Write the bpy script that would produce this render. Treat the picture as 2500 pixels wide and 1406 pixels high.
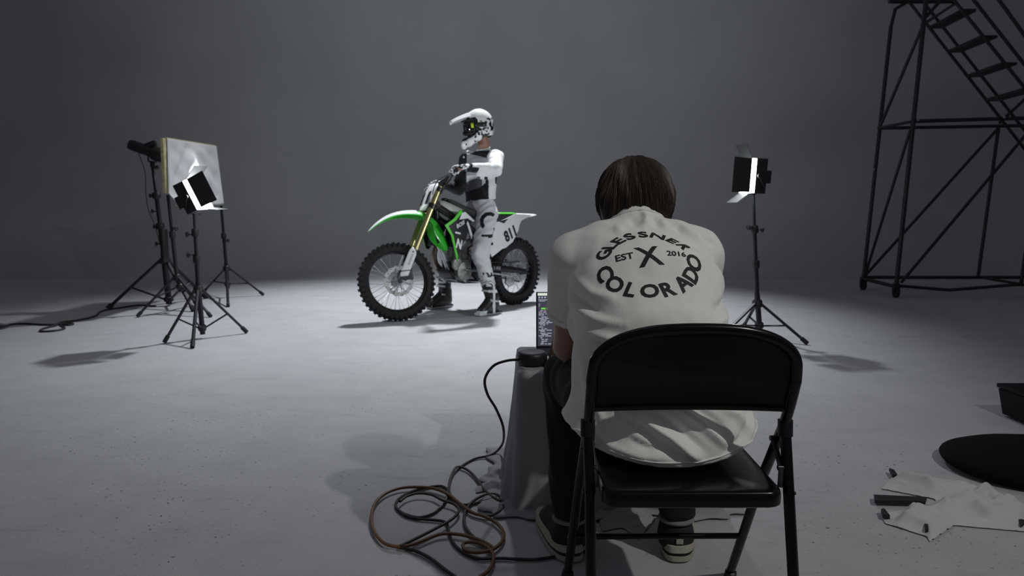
import bpy, bmesh, math, random
import numpy as np
from mathutils import Vector, Matrix, noise
from mathutils.bvhtree import BVHTree
from math import sin, cos, pi, radians, hypot, atan2, sqrt

scene = bpy.context.scene
for o in list(bpy.data.objects):
    bpy.data.objects.remove(o)
random.seed(7)
COL = scene.collection

# ---------------------------------------------------------------- camera
F_PX, PX0, PY0 = 1760.0, 1250.0, 703.0
PITCH = math.atan((703 - 505) / F_PX)
cam_d = bpy.data.cameras.new('camera')
cam_d.sensor_width = 36.0
cam_d.lens = 36.0 * F_PX / 2500.0
cam_d.clip_end = 100
cam_d.dof.use_dof = True
cam_d.dof.focus_distance = 1.75
cam_d.dof.aperture_fstop = 6.5
cam = bpy.data.objects.new('camera', cam_d)
cam.location = (0, 0, 1.0)
cam.rotation_euler = (pi / 2 - PITCH, 0, 0)
COL.objects.link(cam)
scene.camera = cam

# ---------------------------------------------------------------- exposure, world, lights
scene.view_settings.view_transform = 'Standard'
scene.view_settings.look = 'None'
scene.view_settings.exposure = 0.0
scene.view_settings.gamma = 1.0
scene.view_settings.use_curve_mapping = False
world = bpy.data.worlds.new('studio_dark')
scene.world = world
world.use_nodes = True
world.node_tree.nodes['Background'].inputs[0].default_value = (0.70, 0.715, 0.79, 1)
world.node_tree.nodes['Background'].inputs[1].default_value = 0.10


def aim(o, target):
    d = Vector(target) - o.location
    o.rotation_euler = d.to_track_quat('-Z', 'Y').to_euler()


def spot(name, loc, target, power, half, blend, radius, col=(0.93, 0.96, 1.0)):
    L = bpy.data.lights.new(name, 'SPOT')
    L.energy = power
    L.spot_size = 2 * half
    L.spot_blend = blend
    L.shadow_soft_size = radius
    L.color = col
    o = bpy.data.objects.new(name, L)
    o.location = loc
    COL.objects.link(o)
    aim(o, target)
    return o


def area(name, loc, target, power, sx, sy, spread=180, col=(0.93, 0.96, 1.0)):
    L = bpy.data.lights.new(name, 'AREA')
    L.shape = 'RECTANGLE'
    L.size = sx
    L.size_y = sy
    L.energy = power
    L.spread = radians(spread)
    L.color = col
    o = bpy.data.objects.new(name, L)
    o.location = loc
    COL.objects.link(o)
    aim(o, target)
    return o


KEY = spot('key_spotlight', (0.1, 8.85, 6.2), (-0.55, 6.9, 0), 2350, radians(35.5), 1.0, 0.16)
spot('back_spotlight', (2.15, 0.0, 3.25), (0.1, 2.3, 0.5), 155, radians(46), 0.8, 0.035, (1.0, 0.99, 0.94))
spot('wall_wash_light', (-0.4, 4.6, 6.8), (-0.4, 12.1, 4.0), 380, radians(48), 1.0, 0.4, (0.92, 0.97, 1.0))
area('overhead_fill_light', (-0.8, 3.6, 7.4), (-0.8, 4.2, 0), 6, 3.0, 3.0, 110, (0.86, 0.92, 1.0))


# ---------------------------------------------------------------- materials
def mat(name, col, rough=0.5, metal=0.0, spec=0.5, bump=0.0, bscale=200.0, emit=None, estr=0.0,
        var=0.0, vscale=8.0, coat=0.0, trans=0.0, sub=0.0):
    m = bpy.data.materials.new(name)
    m.use_nodes = True
    nt = m.node_tree
    b = nt.nodes['Principled BSDF']
    b.inputs['Base Color'].default_value = (*col, 1)
    b.inputs['Roughness'].default_value = rough
    b.inputs['Metallic'].default_value = metal
    b.inputs['Specular IOR Level'].default_value = spec
    b.inputs['Coat Weight'].default_value = coat
    if emit:
        b.inputs['Emission Color'].default_value = (*emit, 1)
        b.inputs['Emission Strength'].default_value = estr
    if sub:
        b.inputs['Subsurface Weight'].default_value = sub
        b.inputs['Subsurface Radius'].default_value = (0.02, 0.008, 0.005)
    tc = nt.nodes.new('ShaderNodeTexCoord')
    if var > 0:
        n = nt.nodes.new('ShaderNodeTexNoise')
        n.inputs['Scale'].default_value = vscale
        n.inputs['Detail'].default_value = 6
        nt.links.new(tc.outputs['Object'], n.inputs['Vector'])
        r = nt.nodes.new('ShaderNodeValToRGB')
        r.color_ramp.elements[0].position = 0.3
        r.color_ramp.elements[1].position = 0.7
        r.color_ramp.elements[0].color = (*[c * (1 - var) for c in col], 1)
        r.color_ramp.elements[1].color = (*[min(1, c * (1 + var)) for c in col], 1)
        nt.links.new(n.outputs['Fac'], r.inputs['Fac'])
        nt.links.new(r.outputs['Color'], b.inputs['Base Color'])
    if bump > 0:
        n = nt.nodes.new('ShaderNodeTexNoise')
        n.inputs['Scale'].default_value = bscale
        n.inputs['Detail'].default_value = 4
        nt.links.new(tc.outputs['Object'], n.inputs['Vector'])
        bp = nt.nodes.new('ShaderNodeBump')
        bp.inputs['Strength'].default_value = bump
        bp.inputs['Distance'].default_value = 0.002
        nt.links.new(n.outputs['Fac'], bp.inputs['Height'])
        nt.links.new(bp.outputs['Normal'], b.inputs['Normal'])
    if trans > 0:
        t = nt.nodes.new('ShaderNodeBsdfTranslucent')
        t.inputs['Color'].default_value = (*col, 1)
        mx = nt.nodes.new('ShaderNodeMixShader')
        mx.inputs[0].default_value = trans
        nt.links.new(b.outputs[0], mx.inputs[1])
        nt.links.new(t.outputs[0], mx.inputs[2])
        nt.links.new(mx.outputs[0], nt.nodes['Material Output'].inputs['Surface'])
    return m


M = {}
M['rubber'] = mat('tyre_rubber', (0.008, 0.008, 0.009), 0.75, bump=0.4, bscale=90)
M['black_plastic'] = mat('black_plastic', (0.010, 0.010, 0.012), 0.45)
M['black_metal'] = mat('black_painted_metal', (0.008, 0.008, 0.010), 0.35)
M['rim'] = mat('black_anodised_rim', (0.008, 0.008, 0.009), 0.3, 0.6)
M['silver'] = mat('brushed_aluminium', (0.50, 0.52, 0.53), 0.35, 0.8, var=0.25, vscale=30)
M['cast'] = mat('cast_aluminium', (0.30, 0.31, 0.30), 0.5, 0.6, var=0.45, vscale=22, bump=0.6, bscale=60)
M['steel'] = mat('steel_spokes', (0.60, 0.62, 0.64), 0.3, 0.9)
M['darksteel'] = mat('dark_steel', (0.07, 0.07, 0.075), 0.4, 0.7)
M['gold'] = mat('gold_fork_tube', (0.42, 0.39, 0.20), 0.30, 0.92)
M['olive'] = mat('dark_gold_metal', (0.10, 0.095, 0.05), 0.4, 0.6)
M['green'] = mat('green_plastic', (0.035, 0.46, 0.03), 0.28, coat=0.4)
M['limegreen'] = mat('lime_green_plastic', (0.10, 0.60, 0.05), 0.35)
M['white_plastic'] = mat('white_plastic', (0.78, 0.79, 0.82), 0.32, coat=0.3)
M['ink'] = mat('black_ink', (0.008, 0.008, 0.010), 0.6)
M['white_ink'] = mat('white_ink', (0.72, 0.73, 0.76), 0.5)
M['seat'] = mat('seat_vinyl', (0.012, 0.012, 0.013), 0.6, bump=0.3, bscale=250)
M['tank'] = mat('translucent_tank', (0.52, 0.53, 0.50), 0.4)
M['exhaust'] = mat('exhaust_steel', (0.16, 0.12, 0.10), 0.35, 0.8, var=0.3, vscale=14)
M['engine_black'] = mat('black_engine_case', (0.014, 0.014, 0.015), 0.45, 0.3)


# ---------------------------------------------------------------- object helpers
def tag(o, label=None, cat=None, group=None, kind=None):
    if label: o['label'] = label
    if cat: o['category'] = cat
    if group: o['group'] = group
    if kind: o['kind'] = kind
    return o


def empty(name, loc=(0, 0, 0), rz=0.0, parent=None):
    o = bpy.data.objects.new(name, None)
    o.empty_display_size = 0.1
    COL.objects.link(o)
    o.location = loc
    o.rotation_euler = (0, 0, rz)
    if parent is not None: o.parent = parent
    return o


def link_mesh(name, me, parent=None, loc=None):
    o = bpy.data.objects.new(name, me)
    COL.objects.link(o)
    if parent is not None: o.parent = parent
    if loc is not None: o.location = loc
    return o


def frame_from(d, up=None):
    d = Vector(d).normalized()
    if up is None:
        up = Vector((0, 0, 1)) if abs(d.z) < 0.95 else Vector((1, 0, 0))
    x = d.cross(Vector(up))
    if x.length < 1e-6: x = d.orthogonal()
    x.normalize()
    y = d.cross(x).normalized()
    return x, y, d


class MB:
    """collects geometry and links it as ONE mesh object"""
    def __init__(s, xf=None):
        s.v, s.f, s.m, s.sm = [], [], [], []
        s.xf = xf

    def add(s, verts, faces, mi=0, smooth=True):
        b = len(s.v)
        for p in verts:
            p = Vector(p)
            s.v.append(s.xf(p) if s.xf else p)
        for f in faces:
            s.f.append([i + b for i in f]); s.m.append(mi); s.sm.append(smooth)
        return s

    def box(s, c, size, mt=None, mi=0, bev=0.0):
        bm = bmesh.new()
        bmesh.ops.create_cube(bm, size=1.0)
        for v in bm.verts: v.co = Vector((v.co.x * size[0], v.co.y * size[1], v.co.z * size[2]))
        if bev > 0:
            bmesh.ops.bevel(bm, geom=bm.edges[:], offset=bev, segments=2, affect='EDGES', profile=0.7)
        R = mt if mt is not None else Matrix.Identity(3)
        c = Vector(c)
        bm.verts.ensure_lookup_table()
        s.add([R @ v.co + c for v in bm.verts], [[v.index for v in f.verts] for f in bm.faces], mi, bev > 0)
        bm.free()
        return s

    def tube(s, pts, r, seg=10, mi=0, caps=True, flat=1.0, up=None, closed=False):
        pts = [Vector(p) for p in pts]
        n = len(pts)
        rs = r if isinstance(r, (list, tuple)) else [r] * n
        verts, faces = [], []
        prev = None
        for i, p in enumerate(pts):
            if closed:
                d = pts[(i + 1) % n] - pts[i - 1]
            else:
                d = pts[min(i + 1, n - 1)] - pts[max(i - 1, 0)]
            if d.length < 1e-9: d = Vector((0, 0, 1))
            d.normalize()
            if prev is None:
                x, y, _ = frame_from(d, up)
            else:
                x = prev - d * prev.dot(d)
                if x.length < 1e-6: x, y, _ = frame_from(d, up)
                x.normalize()
                y = d.cross(x)
            prev = x
            for k in range(seg):
                a = 2 * pi * k / seg
                verts.append(p + x * cos(a) * rs[i] + y * sin(a) * rs[i] * flat)
        m = n if closed else n - 1
        for i in range(m):
            j = (i + 1) % n
            for k in range(seg):
                faces.append([i * seg + k, i * seg + (k + 1) % seg, j * seg + (k + 1) % seg, j * seg + k])
        if caps and not closed:
            faces.append(list(range(seg))[::-1])
            faces.append([(n - 1) * seg + k for k in range(seg)])
        return s.add(verts, faces, mi)

    def lathe(s, prof, c=(0, 0, 0), axis=(0, 0, 1), seg=24, mi=0, close=True):
        x, y, d = frame_from(axis)
        c = Vector(c)
        verts, faces = [], []
        n = len(prof)
        for (r, h) in prof:
            for k in range(seg):
                a = 2 * pi * k / seg
                verts.append(c + d * h + (x * cos(a) + y * sin(a)) * max(r, 1e-5))
        for i in range(n - 1):
            for k in range(seg):
                faces.append([i * seg + k, i * seg + (k + 1) % seg, (i + 1) * seg + (k + 1) % seg, (i + 1) * seg + k])
        if close:
            faces.append(list(range(seg))[::-1]); faces.append([(n - 1) * seg + k for k in range(seg)])
        return s.add(verts, faces, mi)

    def cyl(s, a, b, r, seg=16, mi=0):
        a, b = Vector(a), Vector(b)
        return s.lathe([(r, 0), (r, (b - a).length)], a, b - a, seg, mi)

    def loft(s, rows, mi=0, closed=False, caps=False):
        n = len(rows[0])
        verts = [p for r in rows for p in r]
        faces = []
        for i in range(len(rows) - 1):
            for k in range(n if closed else n - 1):
                k2 = (k + 1) % n
                faces.append([i * n + k, i * n + k2, (i + 1) * n + k2, (i + 1) * n + k])
        if caps:
            faces.append(list(range(n))[::-1]); faces.append([(len(rows) - 1) * n + k for k in range(n)])
        return s.add(verts, faces, mi)

    def plate(s, outline, thick, bev=0.0, mi=0):
        """outline: list of 3D points (u,v,z); thickness towards -v, any small curvature allowed"""
        bm = bmesh.new()
        vs = [bm.verts.new(Vector(p)) for p in outline]
        f = bm.faces.new(vs)
        r = bmesh.ops.extrude_face_region(bm, geom=[f])
        nv = [g for g in r['geom'] if isinstance(g, bmesh.types.BMVert)]
        sgn = -1 if sum(p[1] for p in outline) >= 0 else 1
        for v in nv: v.co.y += sgn * thick
        bmesh.ops.triangulate(bm, faces=[g for g in bm.faces if len(g.verts) > 4])
        bmesh.ops.recalc_face_normals(bm, faces=bm.faces[:])
        if bev > 0:
            es = [e for e in bm.edges if e.is_manifold and e.calc_face_angle(0) > 0.9]
            bmesh.ops.bevel(bm, geom=es, offset=bev, segments=2, affect='EDGES', profile=0.6)
        bm.verts.ensure_lookup_table(); bm.verts.index_update()
        s.add([v.co.copy() for v in bm.verts], [[v.index for v in g.verts] for g in bm.faces], mi, False)
        bm.free()
        return s

    def build(s, name, mats, parent=None, solid=0.0, sub=0, angle=40, recalc=True):
        me = bpy.data.meshes.new(name)
        me.from_pydata([tuple(p) for p in s.v], [], s.f)
        for m in (mats if isinstance(mats, (list, tuple)) else [mats]): me.materials.append(m)
        me.polygons.foreach_set('material_index', s.m)
        me.polygons.foreach_set('use_smooth', s.sm)
        me.update()
        if recalc:
            bm = bmesh.new(); bm.from_mesh(me)
            bmesh.ops.recalc_face_normals(bm, faces=bm.faces[:])
            bm.to_mesh(me); bm.free()
        try: me.set_sharp_from_angle(angle=radians(angle))
        except Exception: pass
        o = link_mesh(name, me, parent)
        if solid:
            md = o.modifiers.new('thickness', 'SOLIDIFY'); md.thickness = solid; md.offset = 0
        if sub:
            md = o.modifiers.new('smooth', 'SUBSURF'); md.levels = sub; md.render_levels = sub
        return o


def catmull(pts, n=8, closed=False):
    pts = [Vector(p) for p in pts]
    out = []
    N = len(pts)
    rng = range(N) if closed else range(N - 1)
    for i in rng:
        if closed:
            p0, p1, p2, p3 = pts[i - 1], pts[i], pts[(i + 1) % N], pts[(i + 2) % N]
        else:
            p0, p1, p2, p3 = pts[max(i - 1, 0)], pts[i], pts[i + 1], pts[min(i + 2, N - 1)]
        for k in range(n):
            t = k / n
            out.append(0.5 * ((2 * p1) + (-p0 + p2) * t + (2 * p0 - 5 * p1 + 4 * p2 - p3) * t * t + (-p0 + 3 * p1 - 3 * p2 + p3) * t ** 3))
    if not closed: out.append(pts[-1])
    return out


def copy_thing(o, parent=None):
    c = o.copy()
    COL.objects.link(c)
    c.parent = parent
    for ch in list(o.children): copy_thing(ch, c)
    return c


# ---------------------------------------------------------------- implicit surfaces (one continuous skin)
class SDF:
    off = None

    def __init__(s, lo, hi, h):
        s.lo = np.array(lo, float); s.h = h
        s.n = np.ceil((np.array(hi) - s.lo) / h).astype(int) + 1
        s.ax = [s.lo[i] + h * np.arange(s.n[i]) for i in range(3)]
        s.V = np.full(s.n, 10.0, np.float32)

    def _box(s, lo, hi):
        sl = []
        for i in range(3):
            a = int(max(0, math.floor((lo[i] - s.lo[i]) / s.h))); b = int(min(s.n[i], math.ceil((hi[i] - s.lo[i]) / s.h) + 1))
            if b <= a: return None
            sl.append(slice(a, b))
        P = np.stack(np.meshgrid(s.ax[0][sl[0]], s.ax[1][sl[1]], s.ax[2][sl[2]], indexing='ij'), -1)
        return tuple(sl), P

    def _mix(s, sl, d, k, op):
        o = s.V[sl]
        if op == 'sub': o, d = o, -d
        if op == 'add':
            if k > 0:
                h = np.clip(0.5 + 0.5 * (o - d) / k, 0, 1); s.V[sl] = o * (1 - h) + d * h - k * h * (1 - h)
            else: s.V[sl] = np.minimum(o, d)
        else:
            if k > 0:
                h = np.clip(0.5 - 0.5 * (o - d) / k, 0, 1); s.V[sl] = o * (1 - h) + d * h + k * h * (1 - h)
            else: s.V[sl] = np.maximum(o, d)

    def cap(s, a, b, ra, rb=None, k=0.02, sx=1.0, w=(1, 0, 0), op='add'):
        """capsule from a to b; sx stretches its section along w"""
        rb = ra if rb is None else rb
        a, b, w = np.array(a, float), np.array(b, float), np.array(w, float)
        w = w / np.linalg.norm(w)
        R = max(ra, rb) * max(sx, 1) + k + 3 * s.h
        g = s._box(np.minimum(a, b) - R, np.maximum(a, b) + R)
        if g is None: return s
        sl, P = g
        Q = P - a
        ab = b - a
        if sx != 1.0:
            Q = Q - np.multiply.outer(Q @ w, w) * (1 - 1 / sx)
            ab = ab - w * (ab @ w) * (1 - 1 / sx)
        L = ab @ ab
        t = np.clip((Q @ ab) / L, 0, 1) if L > 1e-12 else np.zeros(Q.shape[:-1])
        d = np.linalg.norm(Q - t[..., None] * ab, axis=-1) - (ra + (rb - ra) * t)
        s._mix(sl, d.astype(np.float32), k, op)
        return s

    def ell(s, c, r, k=0.02, R=None, op='add'):
        c, r = np.array(c, float), np.array(r, float)
        m = r.max() + k + 3 * s.h
        g = s._box(c - m, c + m)
        if g is None: return s
        sl, P = g
        Q = P - c
        if R is not None: Q = Q @ np.array(R)
        k0 = np.linalg.norm(Q / r, axis=-1); k1 = np.linalg.norm(Q / (r * r), axis=-1)
        d = k0 * (k0 - 1) / np.maximum(k1, 1e-6)
        s._mix(sl, d.astype(np.float32), k, op)
        return s

    def box(s, c, half, rad=0.01, k=0.01, R=None, op='add'):
        c, hf = np.array(c, float), np.array(half, float)
        m = np.linalg.norm(hf) + rad + k + 3 * s.h
        g = s._box(c - m, c + m)
        if g is None: return s
        sl, P = g
        Q = P - c
        if R is not None: Q = Q @ np.array(R)
        q = np.abs(Q) - hf + rad
        d = np.linalg.norm(np.maximum(q, 0), axis=-1) + np.minimum(q.max(-1), 0) - rad
        s._mix(sl, d.astype(np.float32), k, op)
        return s

    def plane(s, p, n, k=0.004):
        """keeps the side the normal points away from"""
        P = np.stack(np.meshgrid(*s.ax, indexing='ij'), -1)
        n = np.array(n, float); n /= np.linalg.norm(n)
        d = ((P - np.array(p)) @ n).astype(np.float32)
        s.V = np.maximum(s.V, d)
        return s

    def disp(s, fn):
        P = np.stack(np.meshgrid(*s.ax, indexing='ij'), -1)
        s.V += fn(P).astype(np.float32)
        return s

    def mesh(s):
        V = s.V; n = V.shape
        V[0], V[-1] = np.maximum(V[0], s.h), np.maximum(V[-1], s.h)
        V[:, 0] = np.maximum(V[:, 0], s.h); V[:, -1] = np.maximum(V[:, -1], s.h)
        V[:, :, 0] = np.maximum(V[:, :, 0], s.h); V[:, :, -1] = np.maximum(V[:, :, -1], s.h)
        ins = V < 0
        c = [n[0] - 1, n[1] - 1, n[2] - 1]
        acc = np.zeros((*c, 3), np.float32); cnt = np.zeros(c, np.float32)
        for axis in range(3):
            for i in (0, 1):
                for j in (0, 1):
                    o = [0, 0, 0]
                    others = [q for q in range(3) if q != axis]
                    o[others[0]] = i; o[others[1]] = j
                    sa = tuple(slice(o[q], o[q] + c[q]) for q in range(3))
                    o2 = list(o); o2[axis] = 1
                    sb = tuple(slice(o2[q], o2[q] + c[q]) for q in range(3))
                    a, b = V[sa], V[sb]
                    x = ins[sa] != ins[sb]
                    t = np.where(x, a / np.where(x, a - b, 1), 0)
                    for q in range(3):
                        acc[..., q] += np.where(x, t if q == axis else o[q], 0)
                    cnt += x
        act = cnt > 0
        idx = -np.ones(c, np.int64)
        idx[act] = np.arange(act.sum())
        loc = np.argwhere(act)
        pts = (loc + acc[act] / cnt[act][:, None]) * s.h + s.lo
        quads = []
        for axis in range(3):
            u, v = [q for q in range(3) if q != axis]
            sa = [slice(1, c[q]) for q in range(3)]; sa[axis] = slice(0, c[axis])
            sb = [slice(1, c[q]) for q in range(3)]; sb[axis] = slice(1, c[axis] + 1)
            A, B = ins[tuple(sa)], ins[tuple(sb)]
            e = np.argwhere(A != B)
            if not len(e): continue
            fl = A[A != B]
            base = e.copy(); base[:, u] += 1; base[:, v] += 1
            def at(du, dv):
                q = base.copy(); q[:, u] -= du; q[:, v] -= dv
                return idx[q[:, 0], q[:, 1], q[:, 2]]
            Q = np.stack([at(1, 1), at(0, 1), at(0, 0), at(1, 0)], 1)
            flip = fl if axis != 1 else ~fl
            Q[~flip] = Q[~flip][:, ::-1]
            quads.append(Q)
        return pts, np.concatenate(quads)

    def build(s, name, mats, parent=None, smooth=2, matfn=None, post=None):
        pts, q = s.mesh()
        # laplacian relax removes the grid steps
        for _ in range(smooth):
            acc = np.zeros_like(pts); cn = np.zeros(len(pts))
            for a, b in ((0, 1), (1, 2), (2, 3), (3, 0)):
                np.add.at(acc, q[:, a], pts[q[:, b]]); np.add.at(acc, q[:, b], pts[q[:, a]])
                np.add.at(cn, q[:, a], 1); np.add.at(cn, q[:, b], 1)
            pts = 0.5 * pts + 0.5 * acc / cn[:, None]
        if post is not None: pts = post(pts, q)
        if s.off is not None: pts = pts - np.array(s.off)
        me = bpy.data.meshes.new(name)
        me.from_pydata(pts.tolist(), [], q.tolist())
        for m in (mats if isinstance(mats, (list, tuple)) else [mats]): me.materials.append(m)
        me.polygons.foreach_set('use_smooth', [True] * len(q))
        if matfn is not None:
            cen = pts[q].mean(1)
            me.polygons.foreach_set('material_index', np.asarray(matfn(cen), int).tolist())
        me.update()
        return link_mesh(name, me, parent)


# ---------------------------------------------------------------- lettering
def text_poly(txt, size=1.0, bold=0.02, spacing=1.0, wide=1.0):
    """flat lettering: vertices (x, y) centred on the origin, and faces"""
    cu = bpy.data.curves.new('lettering', 'FONT')
    cu.body = txt; cu.size = size; cu.offset = bold * size; cu.space_character = spacing
    cu.align_x = 'CENTER'; cu.align_y = 'CENTER'; cu.resolution_u = 3
    ob = bpy.data.objects.new('lettering', cu)
    COL.objects.link(ob)
    bpy.context.view_layer.update()
    me = bpy.data.meshes.new_from_object(ob.evaluated_get(bpy.context.evaluated_depsgraph_get()))
    bpy.data.objects.remove(ob); bpy.data.curves.remove(cu)
    bm = bmesh.new(); bm.from_mesh(me); bpy.data.meshes.remove(me)
    bmesh.ops.remove_doubles(bm, verts=bm.verts[:], dist=size * 0.0005)
    bmesh.ops.triangulate(bm, faces=bm.faces[:])
    for _ in range(4):
        es = [e for e in bm.edges if e.calc_length() > size * 0.14]
        if not es: break
        bmesh.ops.subdivide_edges(bm, edges=es, cuts=1)
        bmesh.ops.triangulate(bm, faces=bm.faces[:])
    bm.verts.ensure_lookup_table(); bm.verts.index_update()
    v = [(p.co.x * wide, p.co.y) for p in bm.verts]
    f = [[p.index for p in g.verts] for g in bm.faces]
    bm.free()
    xs = [p[0] for p in v]; ys = [p[1] for p in v]
    cx, cy = (min(xs) + max(xs)) / 2, (min(ys) + max(ys)) / 2
    return [(a - cx, b - cy) for a, b in v], f


def letters_on(mb, txt, size, origin, right, up, bold=0.03, spacing=1.0, wide=1.0, mi=0, curve=None):
    v, f = text_poly(txt, size, bold, spacing, wide)
    o, r, u = Vector(origin), Vector(right).normalized(), Vector(up).normalized()
    P = [o + r * a + u * b for a, b in v]
    if curve: P = [curve(p) for p in P]
    mb.add(P, f, mi, False)


# ---------------------------------------------------------------- the studio: floor and cyclorama
def studio_material(name, col, floor=False):
    m = bpy.data.materials.new(name); m.use_nodes = True
    nt = m.node_tree; L = nt.links
    b = nt.nodes['Principled BSDF']
    b.inputs['Roughness'].default_value = 0.62 if floor else 0.85
    b.inputs['Specular IOR Level'].default_value = 0.25
    tc = nt.nodes.new('ShaderNodeTexCoord')

    def nz(scale, detail=6, rough=0.6, vec=None):
        n = nt.nodes.new('ShaderNodeTexNoise'); n.inputs['Scale'].default_value = scale
        n.inputs['Detail'].default_value = detail; n.inputs['Roughness'].default_value = rough
        L.new(vec if vec is not None else tc.outputs['Object'], n.inputs['Vector']); return n

    def ramp(src, a, b_, ca, cb):
        r = nt.nodes.new('ShaderNodeValToRGB')
        r.color_ramp.elements[0].position = a; r.color_ramp.elements[1].position = b_
        r.color_ramp.elements[0].color = (*ca, 1); r.color_ramp.elements[1].color = (*cb, 1)
        L.new(src, r.inputs['Fac']); return r

    def mul(a, b_, fac=1.0, mode='MULTIPLY'):
        x = nt.nodes.new('ShaderNodeMix'); x.data_type = 'RGBA'; x.blend_type = mode
        x.inputs[0].default_value = fac
        L.new(a, x.inputs[6]); L.new(b_, x.inputs[7]); return x.outputs[2]
    big = ramp(nz(0.8, 5).outputs['Fac'], 0.35, 0.68, tuple(c * 0.91 for c in col), col)
    out = big.outputs['Color']
    if floor:
        mid = ramp(nz(4.5, 8, 0.65).outputs['Fac'], 0.34, 0.62, (0.91, 0.91, 0.92), (1, 1, 1))
        out = mul(out, mid.outputs['Color'])
        mp = nt.nodes.new('ShaderNodeMapping'); mp.inputs['Scale'].default_value = (0.55, 2.2, 1)
        L.new(tc.outputs['Object'], mp.inputs['Vector'])
        sc = ramp(nz(3.1, 9, 0.75, mp.outputs['Vector']).outputs['Fac'], 0.30, 0.44, (0.82, 0.82, 0.83), (1, 1, 1))
        out = mul(out, sc.outputs['Color'])
        # chipped paint: small dark pits gathered in patches
        vo = nt.nodes.new('ShaderNodeTexNoise'); vo.inputs['Scale'].default_value = 58
        vo.inputs['Detail'].default_value = 5; vo.inputs['Roughness'].default_value = 0.55
        L.new(tc.outputs['Object'], vo.inputs['Vector'])
        pit = ramp(vo.outputs['Fac'], 0.33, 0.365, (1, 1, 1), (0, 0, 0))
        patch = ramp(nz(1.1, 4, .7).outputs['Fac'], 0.46, 0.60, (0, 0, 0), (1, 1, 1))
        sep = mul(pit.outputs['Color'], patch.outputs['Color'])
        dark = nt.nodes.new('ShaderNodeMix'); dark.data_type = 'RGBA'
        L.new(sep, dark.inputs[0]); L.new(out, dark.inputs[6])
        dark.inputs[7].default_value = (0.07, 0.07, 0.072, 1)
        out = dark.outputs[2]
    fine = ramp(nz(190, 4, .7).outputs['Fac'], 0.3, 0.7, (0.84, 0.84, 0.84), (1, 1, 1))
    out = mul(out, fine.outputs['Color'])
    L.new(out, b.inputs['Base Color'])
    bp = nt.nodes.new('ShaderNodeBump'); bp.inputs['Strength'].default_value = 0.6 if floor else 0.15
    bp.inputs['Distance'].default_value = 0.004
    L.new(nz(28, 8, 0.7).outputs['Fac'], bp.inputs['Height'])
    L.new(bp.outputs['Normal'], b.inputs['Normal'])
    return m


M['floor'] = studio_material('painted_concrete', (0.52, 0.525, 0.545), True)
M['wall'] = studio_material('painted_cyclorama', (0.45, 0.455, 0.465))
fl = MB().add([(-16, -4, 0), (16, -4, 0), (16, 9.9, 0), (-16, 9.9, 0)], [[0, 1, 2, 3]], 0, False)
fl = fl.build('floor', M['floor'], recalc=False); fl['kind'] = 'structure'
rows = []
for i in range(25):
    a = (pi / 2) * i / 24
    rows.append([(x, 9.9 + 2.2 * sin(a), 2.2 - 2.2 * cos(a)) for x in (-16, -8, 0, 8, 16)])
rows.append([(x, 12.1, 9.0) for x in (-16, -8, 0, 8, 16)])
w = MB().loft(rows).build('wall_back', M['wall'], angle=60); w['kind'] = 'structure'
# ---------------------------------------------------------------- motorcycle (x forward, y left, z up; origin under the rear axle)
BIKE_LOC, BIKE_RZ = (0.0254, 7.376, 0), radians(-134.155)
bike = empty('motorcycle', BIKE_LOC, BIKE_RZ)
tag(bike, 'green and white motocross bike with number 811, straddled by the helmeted rider', 'motorcycle')
RAKE = Vector((-0.52, 0, 1)).normalized()
ST = Matrix.Translation((1.60, 0, 0)) @ Matrix.Rotation(radians(-24), 4, RAKE) @ Matrix.Translation((-1.60, 0, 0))
steer = lambda p: ST @ Vector(p)


def fork(z, dv=0.0, off=0.024):      # a point of the fork line in the unsteered bike
    return Vector((1.60 - 0.52 * z + off / 0.887, dv, z))


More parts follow.
